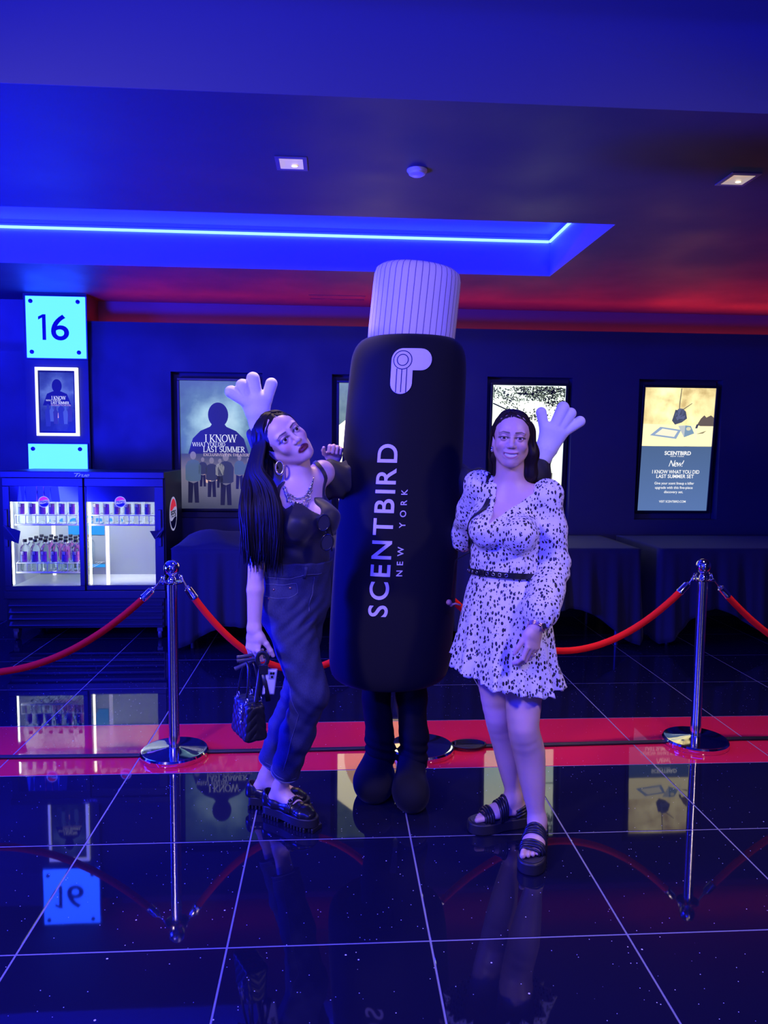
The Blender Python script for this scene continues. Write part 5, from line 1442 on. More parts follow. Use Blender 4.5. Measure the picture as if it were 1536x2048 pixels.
# ------------------------------------------------------------------ the woman in the spotted dress at right
M_skinR = skin_mat('skin_olive', (.72, .48, .38), (.42, .13, .14), (.06, .03, .02))
M_hairR = mat('hair_brown', (.020, .012, .009), .5, 0, Specular_IOR_Level=.2)
def spots(name):
    m = mat(name, (.86, .82, .84), .5); t = NT(m)
    mp = t.mapping(t.pos(), (1, 1, .62)); n = t.noise(30, 2, mp, 1)
    mx = t.n('ShaderNodeMix', data_type='VECTOR'); mx.inputs[0].default_value = .012; t.l(mp, mx.inputs[4]); t.l(n, mx.inputs[5])
    def layer(sc, lo, hi, off):
        v = t.n('ShaderNodeTexVoronoi', feature='F1'); v.inputs['Scale'].default_value = sc; v.inputs['Randomness'].default_value = .85
        t.l(t.mapping(mx.outputs[1], (1, 1, 1), off), v.inputs['Vector'])
        sc_ = t.n('ShaderNodeSeparateColor'); t.l(v.outputs['Color'], sc_.inputs[0])
        mr = t.n('ShaderNodeMapRange'); t.l(sc_.outputs[0], mr.inputs[0]); mr.inputs[3].default_value = lo; mr.inputs[4].default_value = hi
        return t.math('LESS_THAN', v.outputs['Distance'], mr.outputs[0])
    k = t.math('MAXIMUM', layer(92, .24, .47, (0, 0, 0)), layer(170, -.1, .28, (.013, .3, .02)))
    t.l(t.mix(k, (.86, .82, .84), (.012, .012, .016)), t.b.inputs['Base Color'])
    return m
M_dress = spots('spotted_dress')
RW = thing('person', 'smiling woman in a white dress with black spots and platform sandals', 'person', (0, 0, 0))
HR = Frame((.640, 2.700, 1.527), unit((.975, -.215, -.055)), unit((.215, .975, .01)), unit((.055, -.01, 1)), .90)
S = Shape()
sR = unit((.93, -.36, -.08))
pelR, waiR, cheR, nkR = V3(.640, 2.735, .90), V3(.632, 2.725, 1.045), V3(.628, 2.725, 1.20), V3(.648, 2.735, 1.335)
def torsoR(S, g=0.0):
    S.add(taper(pelR-V3(0, 0, .03), waiR, (.160+g, .115+g), (.112+g, .086+g), sR), .03)
    S.add(taper(waiR, cheR, (.112+g, .086+g), (.128+g, .095+g), sR), .04)
    S.add(taper(cheR, nkR-V3(0, 0, .05), (.128+g, .092+g), (.095+g, .06+g), sR), .04)
    S.add(ellip((.545, 2.655, 1.195), (.056+g, .056+g, .056+g)), .03)
    S.add(ellip((.655, 2.612, 1.185), (.058+g, .058+g, .058+g)), .03)
torsoR(S)
sh2R, el2R, wr2R = V3(.545, 2.790, 1.345), V3(.532, 3.02, 1.13), V3(.42, 3.40, 1.20)
sh2L, el2L, wr2L = V3(.768, 2.685, 1.315), V3(.800, 2.675, 1.060), V3(.700, 2.525, .872)
S.add(taper(nkR-V3(0, 0, .03), sh2R, .048, .044), .05); S.add(taper(nkR-V3(0, 0, .03), sh2L, .05, .046), .05)
S.chain([sh2R, el2R, wr2R], [.046, .034, .023], .015)
S.chain([sh2L, el2L, el2L*.6+wr2L*.4, wr2L], [.046, .035, .034, (.0225, .026)], .012)
S.add(taper(nkR-V3(0, 0, .04), HR.w((0, .018, -.078)), (.055, .054), (.050, .052), sR), .03)
legsR = ((V3(.575, 2.765, .88), V3(.642, 2.785, .455), V3(.712, 2.815, .125)), (V3(.705, 2.715, .88), V3(.698, 2.640, .465), V3(.757, 2.640, .118)))
for a, b, c in legsR:
    c0 = a+V3(0, 0, .0); m1 = a*.4+b*.6; kn = b+V3(-.006, -.010, .012); cm = b*.72+c*.28+V3(.008, .014, 0); c3 = b*.40+c*.60+V3(.004, .010, 0); c4 = b*.15+c*.85+V3(.0, .004, 0)
    pts = [V3(*p) for p in spline([c0, m1, kn, cm, c3, c4, c], 4)]
    rad = np.interp(np.linspace(0, 6, len(pts)), [0, 1, 2, 3, 4, 5, 6], [.088, .069, .056, .0575, .046, .033, .0285])
    for i in range(len(pts)-1): S.add(taper(pts[i], pts[i+1], float(rad[i]), float(rad[i+1])), .006)
    S.add(ellip(kn+V3(-.006, -.022, -.004), (.030, .032, .034)), .03)
ftR, ftL = unit((-.93, -.20, 0)), unit((-.40, -.92, 0))
def foot(S, an, fd, hz):
    l = np.cross((0, 0, 1), fd); hl = V3(an[0], an[1], hz)-fd*.015
    S.add(taper(an, hl+V3(0, 0, .028), .029, .028), .02)
    S.add(taper(hl-fd*.012+V3(0, 0, .026), hl-fd*.004+V3(0, 0, .03), .026, .027), .015)
    S.add(taper(an+fd*.01-V3(0, 0, .02), hl+fd*.10+V3(0, 0, .026), (.028, .030), (.037, .020), l), .03)
    S.add(taper(hl+fd*.02+V3(0, 0, .02), hl+fd*.13+V3(0, 0, .018), (.029, .018), (.041, .015), l), .02)
    return hl, l
for (a, b, c), fd, sg_ in ((legsR[0], ftR, 1), (legsR[1], ftL, -1)):
    hl, l = foot(S, c, fd, .046)
    l = l*sg_   # big toe is on the inner side
    for i, (o, ln, r) in enumerate(((.026, .052, .0115), (.008, .050, .0085), (-.007, .044, .0080), (-.020, .037, .0075), (-.032, .028, .0072))):
        p = hl+fd*(.130-.006*i)+l*o*1.0+V3(0, 0, .014); q = p+fd*ln+V3(0, 0, -.003)
        S.add(taper(p, q, r, r*.92), .0035)
add_head(S, HR, True)
hand(S, wr2L, (-.18, -.14, -1), (-.80, -.55, .1), (-.5, .8, -.1), [(.25, .55, .4), (.32, .6, .4), (.38, .65, .45), (.42, .7, .45)], .05, .98, (.9, .35, .30), .25)
hand(S, wr2R, (-.9, .3, .3), (0, 0, 1), (0, 1, 0), [(.4, .4, .3)]*4, .0, .9)
bodyR = body_obj(S, HR, True, (.28, 2.36, .03), (1.0, 3.62, 1.66), M_skinR, RW, .0036, [((.675, 2.50, .79), .13)])
eyes(HR, RW, mat('iris_brown', (.07, .035, .02), .1), (0, -1, 0))
b = MB()
def tooth_arc(z0, z1, n, x, yy):
    for i in range(n):
        u0, u1 = -x+2*x*i/n+.0003, -x+2*x*(i+1)/n-.0003
        f_ = lambda u, z, d: HR.w((u, yy+d+11*u*u, z+9.5*u*u))
        b.add([f_(u0, z0, 0), f_(u1, z0, 0), f_(u1, z1, 0), f_(u0, z1, 0), f_(u0, z0, .004), f_(u1, z0, .004), f_(u1, z1, .004), f_(u0, z1, .004)], [(0, 1, 2, 3), (7, 6, 5, 4), (0, 4, 5, 1), (3, 2, 6, 7), (0, 3, 7, 4), (1, 5, 6, 2)])
tooth_arc(-.0760, -.0660, 10, .0235, -.0865)
to = b.build('teeth', mat('tooth_enamel', (.88, .86, .84), .2), RW); to['kind'] = 'stuff'

# dress: wrapped bodice, full sleeves, flared skirt with ruffled hem
SD = Shape(); torsoR(SD, .007); SD.add(taper(nkR-V3(0, 0, .03), sh2R, .056, .052), .05); SD.add(taper(nkR-V3(0, 0, .03), sh2L, .058, .054), .05)
vR = V3(.548, 2.60, 1.228); frR = unit((-.36, -.93, 0))
def vneck(P):
    q = P-vR.astype(f32); u = q@sR.astype(f32); v = -(q@frR.astype(f32)); w_ = q[:, 2]
    return np.minimum((w_-.80*u)/1.28, u+.004+.03*w_).astype(f32)
SD.cut(vneck); SD.cut(plane((0, 0, 1.405), (0, 0, 1))); SD.cut(lambda P: 1.022-P[:, 2])
SD.disp(waves([((70, 30, 40), 0, .001), ((-30, 20, 120), 1, .0012)]))
def gather(P):
    return (.003*np.exp(-((P[:, 2]-1.07)/.03)**2)*np.sin(P[:, 0]*170+P[:, 1]*90)).astype(f32)
SD.disp(gather)
dress = sdf_obj('dress', SD, .0042, (.44, 2.5, 1.0), (.86, 2.88, 1.40), M_dress, RW)
def sleeve(sh, el, wr, full, name, seed, out, lo, hi):
    Q = Shape()
    n1 = el*.5+sh*.5
    Q.chain([sh+out*.004-V3(0, 0, .006), n1, el], [.052+full*.3, .058, .055], .03)
    Q.chain([el, el*.58+wr*.42, wr*.76+el*.24, wr*.88+el*.12], [.058, .060, .060, .032], .03)
    Q.add(ellip(sh+out*.006, (.054, .056, .050)), .03)
    r_ = random.Random(seed)
    def fold(P):
        a = np.arctan2((P-sh.astype(f32))[:, 1], (P-sh.astype(f32))[:, 0]); d2 = ((P-(sh+out*.02+V3(0, 0, .03)).astype(f32))**2).sum(1)
        d = .0035*np.exp(-d2/.004)*np.sin(a*15)
        t_ = ((P-wr.astype(f32))**2).sum(1); d = d+.004*np.exp(-t_/.008)*np.sin(P[:, 0]*150+P[:, 1]*60)
        e_ = ((P-el.astype(f32))**2).sum(1); d = d+.0035*np.exp(-e_/.010)*np.sin(P[:, 2]*110+P[:, 0]*50)
        return (d+.0015*np.sin(P[:, 2]*60+P[:, 0]*45)).astype(f32)
    Q.disp(fold)
    return sdf_obj(name, Q, .0042, lo, hi, M_dress, dress)
sleeve(sh2L, el2L, wr2L, .010, 'sleeve', 1, V3(.35, -.1, .9), (.60, 2.42, .83), (.95, 2.80, 1.45))
sleeve(sh2R, el2R, wr2R, .004, 'sleeve', 2, V3(-.35, .1, .9), (.34, 2.66, 1.02), (.68, 3.46, 1.45))
# skirt: rings from waist to hem around the hips
def skirt():
    nA, nZ = 160, 46; V = []; F = []
    cx0, cy0 = waiR[0], waiR[1]; rk = random.Random(9); ph = [rk.uniform(0, 6.28) for _ in range(6)]
    sx, fy = Vector(tuple(sR)).normalized(), Vector((.36, .93, 0)).normalized()
    for j in range(nZ+1):
        u = j/nZ
        for i in range(nA):
            a = 2*PI*i/nA; c_, s_ = math.cos(a), math.sin(a)
            # drop: hem dips at her left (image right), rises at her right
            hem = .648-.045*c_*1.0-.012*s_
            ruf = .085
            z = 1.028-u*(1.028-hem)
            hu = (1.028-z)
            A_ = .118+.048*(1-math.exp(-hu/.11))+.062*hu; B_ = .092+.044*(1-math.exp(-hu/.11))+.085*hu
            am = .012*max(0, hu-.06)/.3
            w_ = am*(math.sin(7*a+ph[0])+.7*math.sin(11*a+ph[1])+.4*math.sin(17*a+ph[2]))
            if z < hem+ruf:
                t_ = (hem+ruf-z)/ruf
                w_ += .004+.015*t_*1.0*(.6+.8*math.sin(26*a+ph[3]+1.2*math.sin(3*a))*.7+.35*math.sin(41*a+ph[4]))
                if t_ > .99: z += .006*math.sin(26*a+ph[3])
            px = Vector((cx0+.006*u, cy0, 0))+sx*((A_+w_)*c_)-fy*((B_+w_)*s_)
            V.append((px.x, px.y, z))
    for j in range(nZ):
        for i in range(nA): F.append((j*nA+i, (j+1)*nA+i, (j+1)*nA+(i+1) % nA, j*nA+(i+1) % nA))
    o = np_mesh('skirt', V, F, M_dress, dress); so = o.modifiers.new('thick', 'SOLIDIFY'); so.thickness = .0018; so.offset = 0
skirt()
# belt with eyelets
SB_ = Shape(); torsoR(SB_, .012)
M_belt = mat('belt_leather', (.014, .014, .016), .3)
def ringpath(Sx, z, zf, n=64, r0=.13):
    P = np.array([(waiR[0]+r0*math.cos(a), waiR[1]+r0*math.sin(a), zf(a)) for a in [2*PI*i/n for i in range(n)]], f32)
    for _ in range(16):
        P = project(Sx, P, 1); P[:, 2] = [zf(2*PI*i/n) for i in range(n)]
    return P
zf = lambda a: 1.030-.006*math.cos(a)-.005*math.sin(a)
P = ringpath(SB_, 0, zf); n = len(P); b = MB(); V = []; F = []
for i in range(n):
    for dz, k in ((-.0105, 0), (.0105, 0), (.0105, 1), (-.0105, 1)):
        d = Vector((P[i][0]-waiR[0], P[i][1]-waiR[1], 0)).normalized(); V.append((P[i][0]+d.x*.003*k, P[i][1]+d.y*.003*k, P[i][2]+dz))
for i in range(n):
    j = (i+1) % n
    for k in range(4): F.append((i*4+k, j*4+k, j*4+(k+1) % 4, i*4+(k+1) % 4))
b.add(V, F); belt = b.build('belt', M_belt, RW, 50)
fi = sorted(range(n), key=lambda i: abs(math.atan2(P[i][1]-waiR[1], P[i][0]-waiR[0])+2.35))[0]
M_eye = mat('eyelet_nickel', (.75, .72, .75), .25, 1.0)
for k in range(-5, 4):
    i = (fi+k*2) % n; d = Vector((P[i][0]-waiR[0], P[i][1]-waiR[1], 0)).normalized()
    c_ = Vector(P[i].tolist())+d*.0042
    b = MB()
    if k == -1:
        t_ = d.cross(Vector((0, 0, 1))); b.tube([c_+t_*.010+Vector((0, 0, .014)), c_-t_*.010+Vector((0, 0, .014)), c_-t_*.010-Vector((0, 0, .014)), c_+t_*.010-Vector((0, 0, .014))], .0024, 6, None, True)
        b.build('buckle', M_belt, belt, True)
    else: b.ring(c_, .0055, .0014, d, 14, 6); b.build('eyelet', M_eye, belt, True)
# shoulder strap of a bag carried behind
sb = thing('shoulder_strap', 'thin black bag strap over the shoulder of the spotted dress', 'strap', (.535, 2.70, 1.3))
SS_ = Shape(); torsoR(SS_, .011); SS_.add(ellip(sh2R+V3(-.004, .0, .006), (.058, .060, .054)), .03)
b = MB(); b.M = Matrix.Translation(-sb.location)
pp = ribbon(b, SS_, [(.60, 2.80, 1.40), (.578, 2.73, 1.39), (.540, 2.68, 1.32), (.510, 2.665, 1.24), (.490, 2.70, 1.16), (.488, 2.78, 1.10)], .020, .003)
b.build('strap', M_belt, sb, 50)
b = MB(); b.tube([pp[-1]-sb.location, Vector((.472, 2.88, 1.05))-sb.location, Vector((.462, 2.90, .90))-sb.location], .003, 6); b.build('cord', M_belt, sb, True)
tf_ = MB()
for k, (c_, r) in enumerate((((.452, 2.90, .88), .012), ((.462, 2.905, .87), .009))): tf_.ball((c_[0]-sb.location.x, c_[1]-sb.location.y, c_[2]-sb.location.z), r, 10)
tf_.tube([(.46-.535, .20, -.43), (.478-.535, .20, -.425), (.50-.535, .20, -.432)], .004, 6); tf_.build('tassel', mat('tassel_pale', (.5, .25, .2), .6), sb, True)

# watch, ring, earrings
d_ = unit(wr2L-el2L); M_rose = mat('rose_gold', (.85, .55, .45), .25, 1.0)
wl = MB(); e1 = np.cross(d_, (0, 1, 0)); e1 = unit(e1); e2 = np.cross(d_, e1); wc = wr2L-d_*.0
for k in (-.006, 0, .006): wl.tube([Vector((wc+d_*k+e1*.0275*math.cos(u)+e2*.0305*math.sin(u)).tolist()) for u in [2*PI*i/26 for i in range(26)]], .0036, 6, None, True)
wo = wl.build('watch_band', M_rose, RW, True); wo['label'] = 'rose gold watch'
tw = unit(wc*0+V3(.65, -.70, .3)); tw = unit(tw-d_*np.dot(tw, d_)); fc_ = wc+tw*.030
R3 = Vector(tw.tolist()).to_track_quat('Z', 'Y').to_matrix().to_4x4(); TT = Matrix.Translation(fc_.tolist()) @ R3
b = MB(); b.box((-.013, -.011, -.002), (.013, .011, .0045), TT); b.build('watch_case', M_rose, wo, bevel=.003)
b = MB(); b.box((-.010, -.0085, .0045), (.010, .0085, .0052), TT); b.build('watch_face', mat('watch_glass', (.03, .03, .05), .08), wo)
kd = unit((-.18, -.14, -1)); kt = np.array((-.80, -.55, .1)); kt = unit(kt-kd*np.dot(kt, kd)); kn_ = -np.cross(kd, kt)
rc = wr2L+.98*(.094*kd-.0092*kt)+.004*kn_
b = MB(); b.ring(rc.tolist(), .0098, .0014, kd.tolist(), 18, 6); b.ball((rc+unit((.3, -.9, 0))*.0105).tolist(), .003, 8); b.build('finger_ring', M_sil, RW, True)
for s in (-1, 1):
    p = HR.w((s*.076, -.004, -.046)); b = MB()
    b.ball(tuple(p+V3(0, -.006, 0)), .0055, 10); b.ball(tuple(p+V3(s*.001, -.006, -.009)), .0065, 10); b.ball(tuple(p+V3(s*.001, -.009, -.003)), .003, 8)
    b.build('earring', M_sil, RW, True)

# hair parted near the middle, swept behind one ear and over the other shoulder
SH2 = Shape()
hair_shell(SH2, HR, [ellip((-.004, -.128, -.028), (.062, .082, .091)), ellip((0, -.03, -.115), (.1, .075, .055)), ellip((-.075, -.055, -.03), (.035, .04, .06))])
SH2.chain([HR.w((.060, .035, .02)), HR.w((.078, .030, -.06)), HR.w((.080, .040, -.14)), V3(.735, 2.775, 1.345)], [(.030, .04), (.026, .036), (.026, .03), .014], .03)
SH2.chain([HR.w((-.052, .045, .0)), HR.w((-.062, .055, -.08)), HR.w((-.052, .065, -.17))], [(.024, .034), (.016, .026), .012], .03)
SH2.disp(lambda P: (.0010*np.sin(P[:, 0]*330+2*np.sin(P[:, 2]*8))+.0008*np.sin(P[:, 0]*260+P[:, 1]*330)).astype(f32))
sdf_obj('hair', SH2, .0038, (.5, 2.56, 1.28), (.85, 2.92, 1.66), M_hairR, RW)
SC2 = Shape(); hair_shell(SC2, HR, [], .001)
rh = random.Random(21); hb = MB()
for i in range(420):
    sd_ = 1 if rh.random() < .55 else -1; u = rh.random(); v = rh.random(); yl = -.064+.135*u
    root = (-.010+sd_*.004, .014+yl*.80, .112-.35*max(0, -yl-.02)*.6-.3*max(0, yl-.04))
    pA = (sd_*.045, .016+yl*.98+.012*v, .094); pB = (sd_*.078, .022+yl*.85+.018, .040)
    c_ = np.array([HR.w(root), HR.w(pA), HR.w(pB)], f32); c_ = project(SC2, project(SC2, c_, 2), 3)
    if sd_ > 0:
        tl = [HR.w((.088, .016+yl*.55+.012, -.02)), HR.w((.087+.008*v, .022+.35*yl, -.085)), V3(.728+.012*v, 2.735+.05*u, 1.385), V3(.752+.03*v+rh.gauss(0, .008), 2.755+.04*u+rh.gauss(0, .006), 1.335+rh.gauss(0, .012))]
    else:
        tl = [HR.w((-.082, .035+yl*.4, -.015)), HR.w((-.079-.005*v, .045+.3*yl, -.075)), HR.w((-.066+.01*v+rh.gauss(0, .005), .060, -.15-.03*v))]
    pts = spline([c_[0].tolist(), c_[1].tolist(), c_[2].tolist()]+tl, 4); n = len(pts); r = rh.uniform(.0014, .0030)
    hb.tube(pts, [r*(.7 if k < 2 else 1)*min(1, (n-k)/5+.06) for k in range(n)], 5)
hairline(hb, HR, SC2, rh, 130, -.010)
hh = hb.build('hair_strands', M_hairR, RW, True); hh['kind'] = 'stuff'

# platform sandals
M_foam = mat('sandal_sole', (.02, .02, .024), .45); M_str = mat('sandal_strap', (.016, .016, .024), .3)
def sandal(an, fd, label):
    d = np.array(fd); l = np.cross((0, 0, 1), d); o = V3(an[0], an[1], 0)-d*.015
    t = thing('sandal', label, 'shoe', tuple(o), 'platform sandals'); F_ = Frame((0, 0, 0), d, l, (0, 0, 1)); M4 = F_.mat(); W = lambda *p: F_.w(p)
    out = [(-.058, 0), (-.054, -.020), (-.040, -.033), (0, -.037), (.06, -.038), (.11, -.046), (.15, -.049), (.180, -.042), (.202, -.024), (.208, 0), (.202, .024), (.180, .042), (.15, .049), (.11, .046), (.06, .038), (0, .037), (-.040, .033), (-.054, .020)]
    out = round_out(out)
    b = MB(); b.prism(out, .0, .044, M4); b.build('sole', M_foam, t, 50, bevel=.006, seg=3)
    b = MB(); b.prism([(x*.93+.004, y*.9) for x, y in out], .044, .0465, M4); b.build('footbed', mat('footbed', (.03, .03, .04), .5), t, bevel=.001)
    def over(x, y, zc=.058):
        """strap arc hugging the foot at station x (m from heel)"""
        P = []
        for k_ in range(25):
            u = PI*k_/24; dr = d*0+l*math.cos(u)+V3(0, 0, math.sin(u)); c0 = o+d*x+V3(0, 0, zc)+l*y
            r = np.linspace(.012, .10, 60); Q = (c0+r[:, None]*dr).astype(f32); v = S.ev(Q)
            k2 = np.nonzero(v < .0025)[0]; rr = r[k2[-1]] if len(k2) else .012
            P.append([rr, u])
        R_ = np.array([p[0] for p in P]); R_ = np.convolve(np.r_[R_[2:0:-1], R_, R_[-2:-4:-1]], np.ones(5)/5, 'valid')
        pts = []
        for rr, (_, u) in zip(R_, P): pts.append(d*x+l*(y+rr*math.cos(u))+V3(0, 0, max(.044, zc+rr*math.sin(u))))
        return [pts[0]*1+V3(0, 0, -.012)]+pts+[pts[-1]+V3(0, 0, -.012)]
    for i in range(4):
        b = MB(); b.tube(over(.121+i*.0094, .0), .0058, 8); b.build('strap', M_str, t, True)
    for i in range(4):
        b = MB(); b.tube(over(.060+i*.0090, .0, .050), .0058, 8); b.build('strap', M_str, t, True)
    for i in range(3):
        b = MB(); z = .058+i*.0125
        P = [W(-.006-.040*math.sin(u)*(1-.06*i), .0335*math.cos(u)*(1-.04*i), z+.012*math.sin(u)) for u in [PI*k_/16 for k_ in range(17)]]
        P = [W(.020, .0365, z-.008)]+P+[W(.020, -.0365, z-.008)]
        b.tube(P, .0058, 8); b.build('heel_strap', M_str, t, True)
sandal(legsR[0][2], ftR, 'black platform sandal turned sideways, farther from the camera')
sandal(legsR[1][2], ftL, 'black platform sandal pointing forward, nearest to the camera')
# ------------------------------------------------------------------ the person inside the bottle costume
M_felt = mat('black_felt', (.006, .006, .009), .85, 0, Specular_IOR_Level=.25, Sheen_Weight=.06, Sheen_Roughness=.4)
M_trk = mat('black_trousers', (.005, .005, .007), .8, 0, Specular_IOR_Level=.2)
M_glove = mat('white_glove', (.80, .78, .82), .7); NT(M_glove).bump(NT(M_glove).noise(38, 3, NT(M_glove).pos()), .25, .006)
M_print = mat('pale_print', (.78, .70, .74), .6)
BC = thing('person', 'person in a tall black bottle costume with striped cap and raised white gloves', 'person', (0, 0, 0))
CY = 3.15
cxz = lambda z: .207+.053*z
PROF = [(.20, .500), (.228, .506), (.247, .525), (.257, .56), (.262, .62), (.265, .75), (.263, .95), (.257, 1.25), (.249, 1.6), (.243, 1.78), (.240, 1.84), (.232, 1.88), (.215, 1.912), (.19, 1.932), (.15, 1.94)]
def rz(z): return float(np.interp(z, [p[1] for p in PROF], [p[0] for p in PROF]))
def onb(x, z, lift=.0):
    r = rz(z)+lift; th = x/r
    return (cxz(z)+r*math.sin(th), CY-r*math.cos(th)*.96, z)
b = MB(); V = []; F = []; n = 72
for r, z in PROF:
    for k in range(n): a = 2*PI*k/n; V.append((cxz(z)+r*math.cos(a), CY+r*math.sin(a)*.96, z))
for i in range(len(PROF)-1):
    for k in range(n): F.append((i*n+k, i*n+(k+1) % n, (i+1)*n+(k+1) % n, (i+1)*n+k))
F.append(tuple((len(PROF)-1)*n+k for k in range(n)))
for r, z in ((.17, .52), (.17, .75)):
    base = len(V)
    for k in range(n): a = 2*PI*k/n; V.append((cxz(z)+r*math.cos(a), CY+r*math.sin(a)*.96, z))
b0 = len(PROF)*n
for k in range(n):
    F.append((k, b0+k, b0+(k+1) % n, (k+1) % n)); F.append((b0+k, b0+n+k, b0+n+(k+1) % n, b0+(k+1) % n))
b.add(V, F); bc = b.build('bottle_costume', M_felt, BC, 60)
sd_ = bc.modifiers.new('sub', 'SUBSURF'); sd_.levels = 1; sd_.render_levels = 1
# striped cap
def cap_mat():
    m = mat('cap_fabric', (.80, .72, .74), .65); t = NT(m); sx = t.n('ShaderNodeSeparateXYZ'); t.l(t.objco(), sx.inputs[0])
    a = t.math('ARCTAN2', sx.outputs[1], sx.outputs[0]); u = t.math('FRACT', t.math('MULTIPLY', a, 40/(2*PI)))
    k = t.math('LESS_THAN', u, .13)
    t.l(t.mix(k, (.80, .72, .74), (.20, .15, .18)), t.b.inputs['Base Color'])
    return m
b = MB(); b.lathe([(.168, -.03), (.1785, -.02), (.1800, .03), (.1795, .21), (.1785, .25), (.172, .275), (.155, .288), (.05, .296)], 72, Matrix.Diagonal((1, .96, 1, 1)))
cp_ = b.build('bottle_cap', cap_mat(), BC, 50); cp_.location = (cxz(1.93)+.004, CY, 1.93); cp_.rotation_euler = (0, .095, 0)
# emblem
def wrap_poly(name, pts, lift, m, parent, n=3):
    b = MB(); N = len(pts); c = (sum(p[0] for p in pts)/N, sum(p[1] for p in pts)/N)
    b.add([onb(x, z, lift) for x, z in pts]+[onb(x, z, -.003) for x, z in pts], [tuple(range(N))]+[(i, N+i, N+(i+1) % N, (i+1) % N) for i in range(N)])
    o = b.build(name, m, parent); return o
def grid_poly(name, inside, x0, x1, z0, z1, lift, m, parent):
    pass
em_pts = [(-.088, 1.735), (-.088, 1.823)]+arc(-.043, 1.823, .045, .045, 180, 90, 8)[1:]+arc(.027, 1.826, .043, .042, 90, -90, 14)+[(-.004, 1.784), (-.004, 1.735)]+arc(-.046, 1.735, .042, .042, 0, -180, 14)[1:-1]
def wrap_tri(name, V2, F2, lift, m, parent, step=.02, side=True):
    """map a flat outline (x = arc length, y = height) onto the bottle, cut finely so it follows the curve"""
    bm = bmesh.new(); vs = [bm.verts.new((x, z, 0)) for x, z in V2]
    for f in F2:
        try: bm.faces.new([vs[i] for i in f])
        except ValueError: pass
    for axis, no in ((0, (1, 0, 0)), (1, (0, 1, 0))):
        lo = min(v[axis] for v in V2); hi = max(v[axis] for v in V2); k = lo+step
        while k < hi:
            co = [0, 0, 0]; co[axis] = k
            bmesh.ops.bisect_plane(bm, geom=bm.verts[:]+bm.edges[:]+bm.faces[:], plane_co=co, plane_no=no); k += step
    if side:
        r = bmesh.ops.extrude_face_region(bm, geom=bm.faces[:])
        for v in r['geom']:
            if isinstance(v, bmesh.types.BMVert): v.co.z = 1
    for v in bm.verts: v.co = onb(v.co.x, v.co.y, lift if (v.co.z > .5 or not side) else -.002)
    bmesh.ops.recalc_face_normals(bm, faces=bm.faces[:])
    me = bpy.data.meshes.new(name); bm.to_mesh(me); bm.free(); me.materials.append(m)
    return link(bpy.data.objects.new(name, me), parent)
emb = wrap_tri('emblem', em_pts, [tuple(range(len(em_pts)-1, -1, -1))], .005, M_print, BC)
M_eline = mat('emblem_line', (.01, .01, .03), .6)
def annulus(cx, cz, r, wd): 
    o = arc(cx, cz, r, r, 0, 360, 32)[:-1]; i = arc(cx, cz, r-wd, r-wd, 0, 360, 32)[:-1]
    return o+i, [(k, (k+1) % 32, 32+(k+1) % 32, 32+k) for k in range(32)]
for r in (.037, .023): wrap_tri('emblem_ring', *annulus(-.0445, 1.823, r, .0034), .0062, M_eline, emb, .02, False)
for x, z1 in ((-.0655, 1.79), (-.046, 1.786), (-.0265, 1.79)): wrap_tri('emblem_bar', [(x-.0016, 1.699), (x+.0016, 1.699), (x+.0016, z1), (x-.0016, z1)], [(0, 1, 2, 3)], .0062, M_eline, emb, .02, False)
# lettering running up the bottle: text x goes up, text y goes to the left
def side_text(s, z0, z1, base, top, off, space, nm):
    V, F = text_fit(s, z0, z1, 0, 1, off, space)
    return wrap_tri(nm, [(base+(top-base)*y, z) for z, y in V], F, .0022, M_print, BC, .018)
for i, ch in enumerate('SCENTBIRD'): pass
def letters(s, z0, z1, base, top, off, gap):
    geo = []; tot = 0
    for ch in s:
        if ch == ' ': geo.append(None); tot += .9; continue
        v, f = text_geo(ch, 1.0, off, 'LEFT'); xs = [p[0] for p in v]; geo.append((v, f, min(xs), max(xs))); tot += max(xs)-min(xs)
    tot += gap*(len(s)-1); k = (z1-z0)/tot; z = z0
    for ch, g in zip(s, geo):
        if g is None: z += (.9+gap)*k; continue
        v, f, a, c = g; ys = [p[1] for p in v]; y0, y1 = min(ys), max(ys)
        o = wrap_tri('letter', [(base+(top-base)*(p[1]-y0)/(y1-y0), z+(p[0]-a)*k) for p in v], f, .0022, M_print, BC, .018); o['label'] = 'pale printed letter %s' % ch
        z += (c-a+gap)*k
letters('SCENTBIRD', .822, 1.500, -.042, -.122, .012, .20)
letters('NEW YORK', .985, 1.325, .006, -.018, .006, .62)
# sleeves, gloves
def glove(name, palm, fingers, wrist, label, lo, hi):
    G = Shape(); G.add(palm, .02)
    for a, c, r in fingers: G.add(taper(a, c, r*.94, r), .007)
    G.chain([wrist[0], wrist[1], wrist[2]], [.040, .034, .036], .02)
    for a, c in ((fingers[1], fingers[2]),): G.sub(taper((V3(*a[0])*.3+V3(*a[1])*.7+V3(*c[0])*.3+V3(*c[1])*.7)/2-V3(0, .03, 0), (V3(*a[0])+V3(*c[0]))/2-V3(0, .036, .02), .004, .003), .006)
    o = sdf_obj(name, G, .0035, lo, hi, M_glove, BC); o['label'] = label; return o
Yl = 3.09
glove('glove', taper((-.312, Yl+.004, 1.625), (-.318, Yl, 1.672), (.050, .036), (.066, .040), (1, 0, .12)),
      [((-.35, Yl-.01, 1.662), (-.415, Yl-.015, 1.703), .0255), ((-.350, Yl-.012, 1.68), (-.369, Yl-.022, 1.727), .0275), ((-.315, Yl-.01, 1.69), (-.328, Yl-.016, 1.757), .0265), ((-.276, Yl, 1.675), (-.256, Yl-.005, 1.738), .0245)],
      (V3(-.312, Yl+.01, 1.63), V3(-.312, Yl+.02, 1.585), V3(-.305, Yl+.03, 1.535)), 'white four fingered glove raised behind the long haired woman', (-.46, 2.98, 1.48), (-.2, 3.2, 1.80))
Yr = 3.04
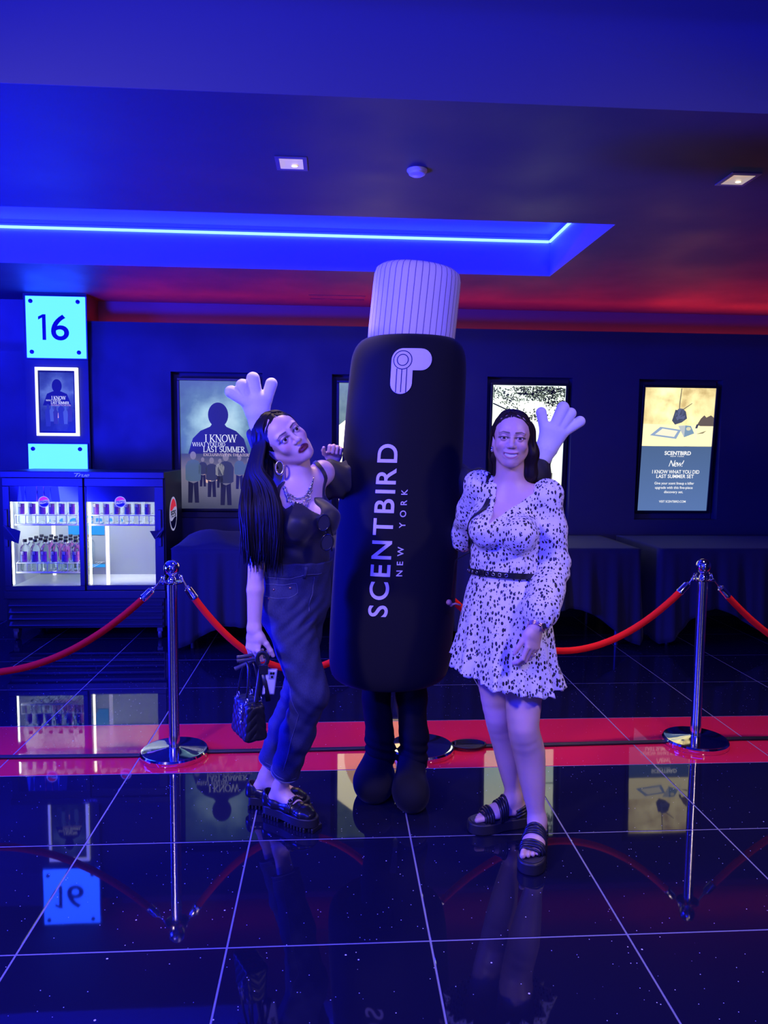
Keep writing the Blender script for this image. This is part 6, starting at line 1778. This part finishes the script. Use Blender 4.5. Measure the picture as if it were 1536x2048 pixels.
glove('glove', taper((.868, Yr, 1.49), (.893, Yr-.004, 1.560), (.044, .030), (.060, .034), (1, 0, -.35)),
      [((.853, Yr-.004, 1.57), (.838, Yr-.006, 1.635), .0215), ((.893, Yr-.01, 1.575), (.925, Yr-.016, 1.654), .0255), ((.918, Yr-.006, 1.572), (.958, Yr-.012, 1.632), .0235), ((.918, Yr, 1.545), (1.000, Yr-.004, 1.600), .0225)],
      (V3(.862, Yr, 1.485), V3(.854, Yr, 1.462), V3(.848, Yr, 1.448)), 'white four fingered glove raised behind the woman in the spotted dress', (.78, 2.95, 1.38), (1.06, 3.14, 1.72))
def arm(name, pts, rs_, lo, hi):
    A = Shape(); A.chain([V3(*p) for p in pts], rs_, .03)
    A.disp(lambda P: (.004*np.sin(P[:, 0]*95+P[:, 2]*70)+.003*np.sin(P[:, 0]*50-P[:, 1]*120)).astype(f32))
    return sdf_obj(name, A, .005, lo, hi, mat('grey_black_sleeve', (.03, .03, .035), .75), BC)
arm('sleeve', [(.06, 3.10, 1.352), (-.03, 3.03, 1.355), (-.16, 3.045, 1.345), (-.27, 3.08, 1.42), (-.305, 3.12, 1.53)], [.078, .070, .066, .060, .05], (-.40, 2.9, 1.2), (.16, 3.25, 1.6))
arm('sleeve', [(.50, 3.12, 1.35), (.60, 3.09, 1.325), (.74, 3.07, 1.31), (.83, 3.06, 1.39), (.848, 3.045, 1.44)], [.075, .068, .062, .052, .042], (.4, 2.9, 1.2), (.93, 3.25, 1.52))
# trousers and big soft shoes
TR = Shape()
TR.chain([V3(.185, 3.14, .62), V3(.182, 3.14, .42), V3(.198, 3.14, .25), V3(.204, 3.14, .155)], [.066, .060, .060, .064], .02)
TR.chain([V3(.330, 3.14, .62), V3(.334, 3.14, .42), V3(.344, 3.12, .25), V3(.338, 3.10, .155)], [.068, .064, .060, .064], .02)
TR.add(taper((.2, 3.15, .66), (.33, 3.15, .66), .085, .085), .04)
TR.disp(lambda P: (.004*np.exp(-((P[:, 2]-.19)/.05)**2)*np.sin(P[:, 2]*160+P[:, 0]*40)+.002*np.sin(P[:, 2]*45+P[:, 0]*60)).astype(f32))
TR.cut(lambda P: .125-P[:, 2])
sdf_obj('trousers', TR, .005, (.08, 3.0, .11), (.45, 3.28, .78), M_trk, BC)
for nm, c, an, w_, lab in (('left', (.170, 3.065), (.200, 3.145), .087, 'big soft black shoe at left'), ('right', (.320, 2.975), (.336, 3.10), .077, 'big soft black shoe at right')):
    Q = Shape(); Q.add(ellip((c[0], c[1], .070), (w_, .098, .080)), .02); Q.add(taper((c[0], c[1]+.07, .055), (an[0], an[1], .17), (w_*.85, .07), (.060, .060), (1, 0, 0)), .05); Q.add(ellip((an[0], an[1]+.03, .055), (w_*.78, .075, .06)), .04)
    Q.cut(lambda P: -P[:, 2]+.001)
    o = sdf_obj('shoe', Q, .005, (c[0]-.13, 2.8, -.02), (c[0]+.15, 3.3, .28), M_felt, BC); o['label'] = lab
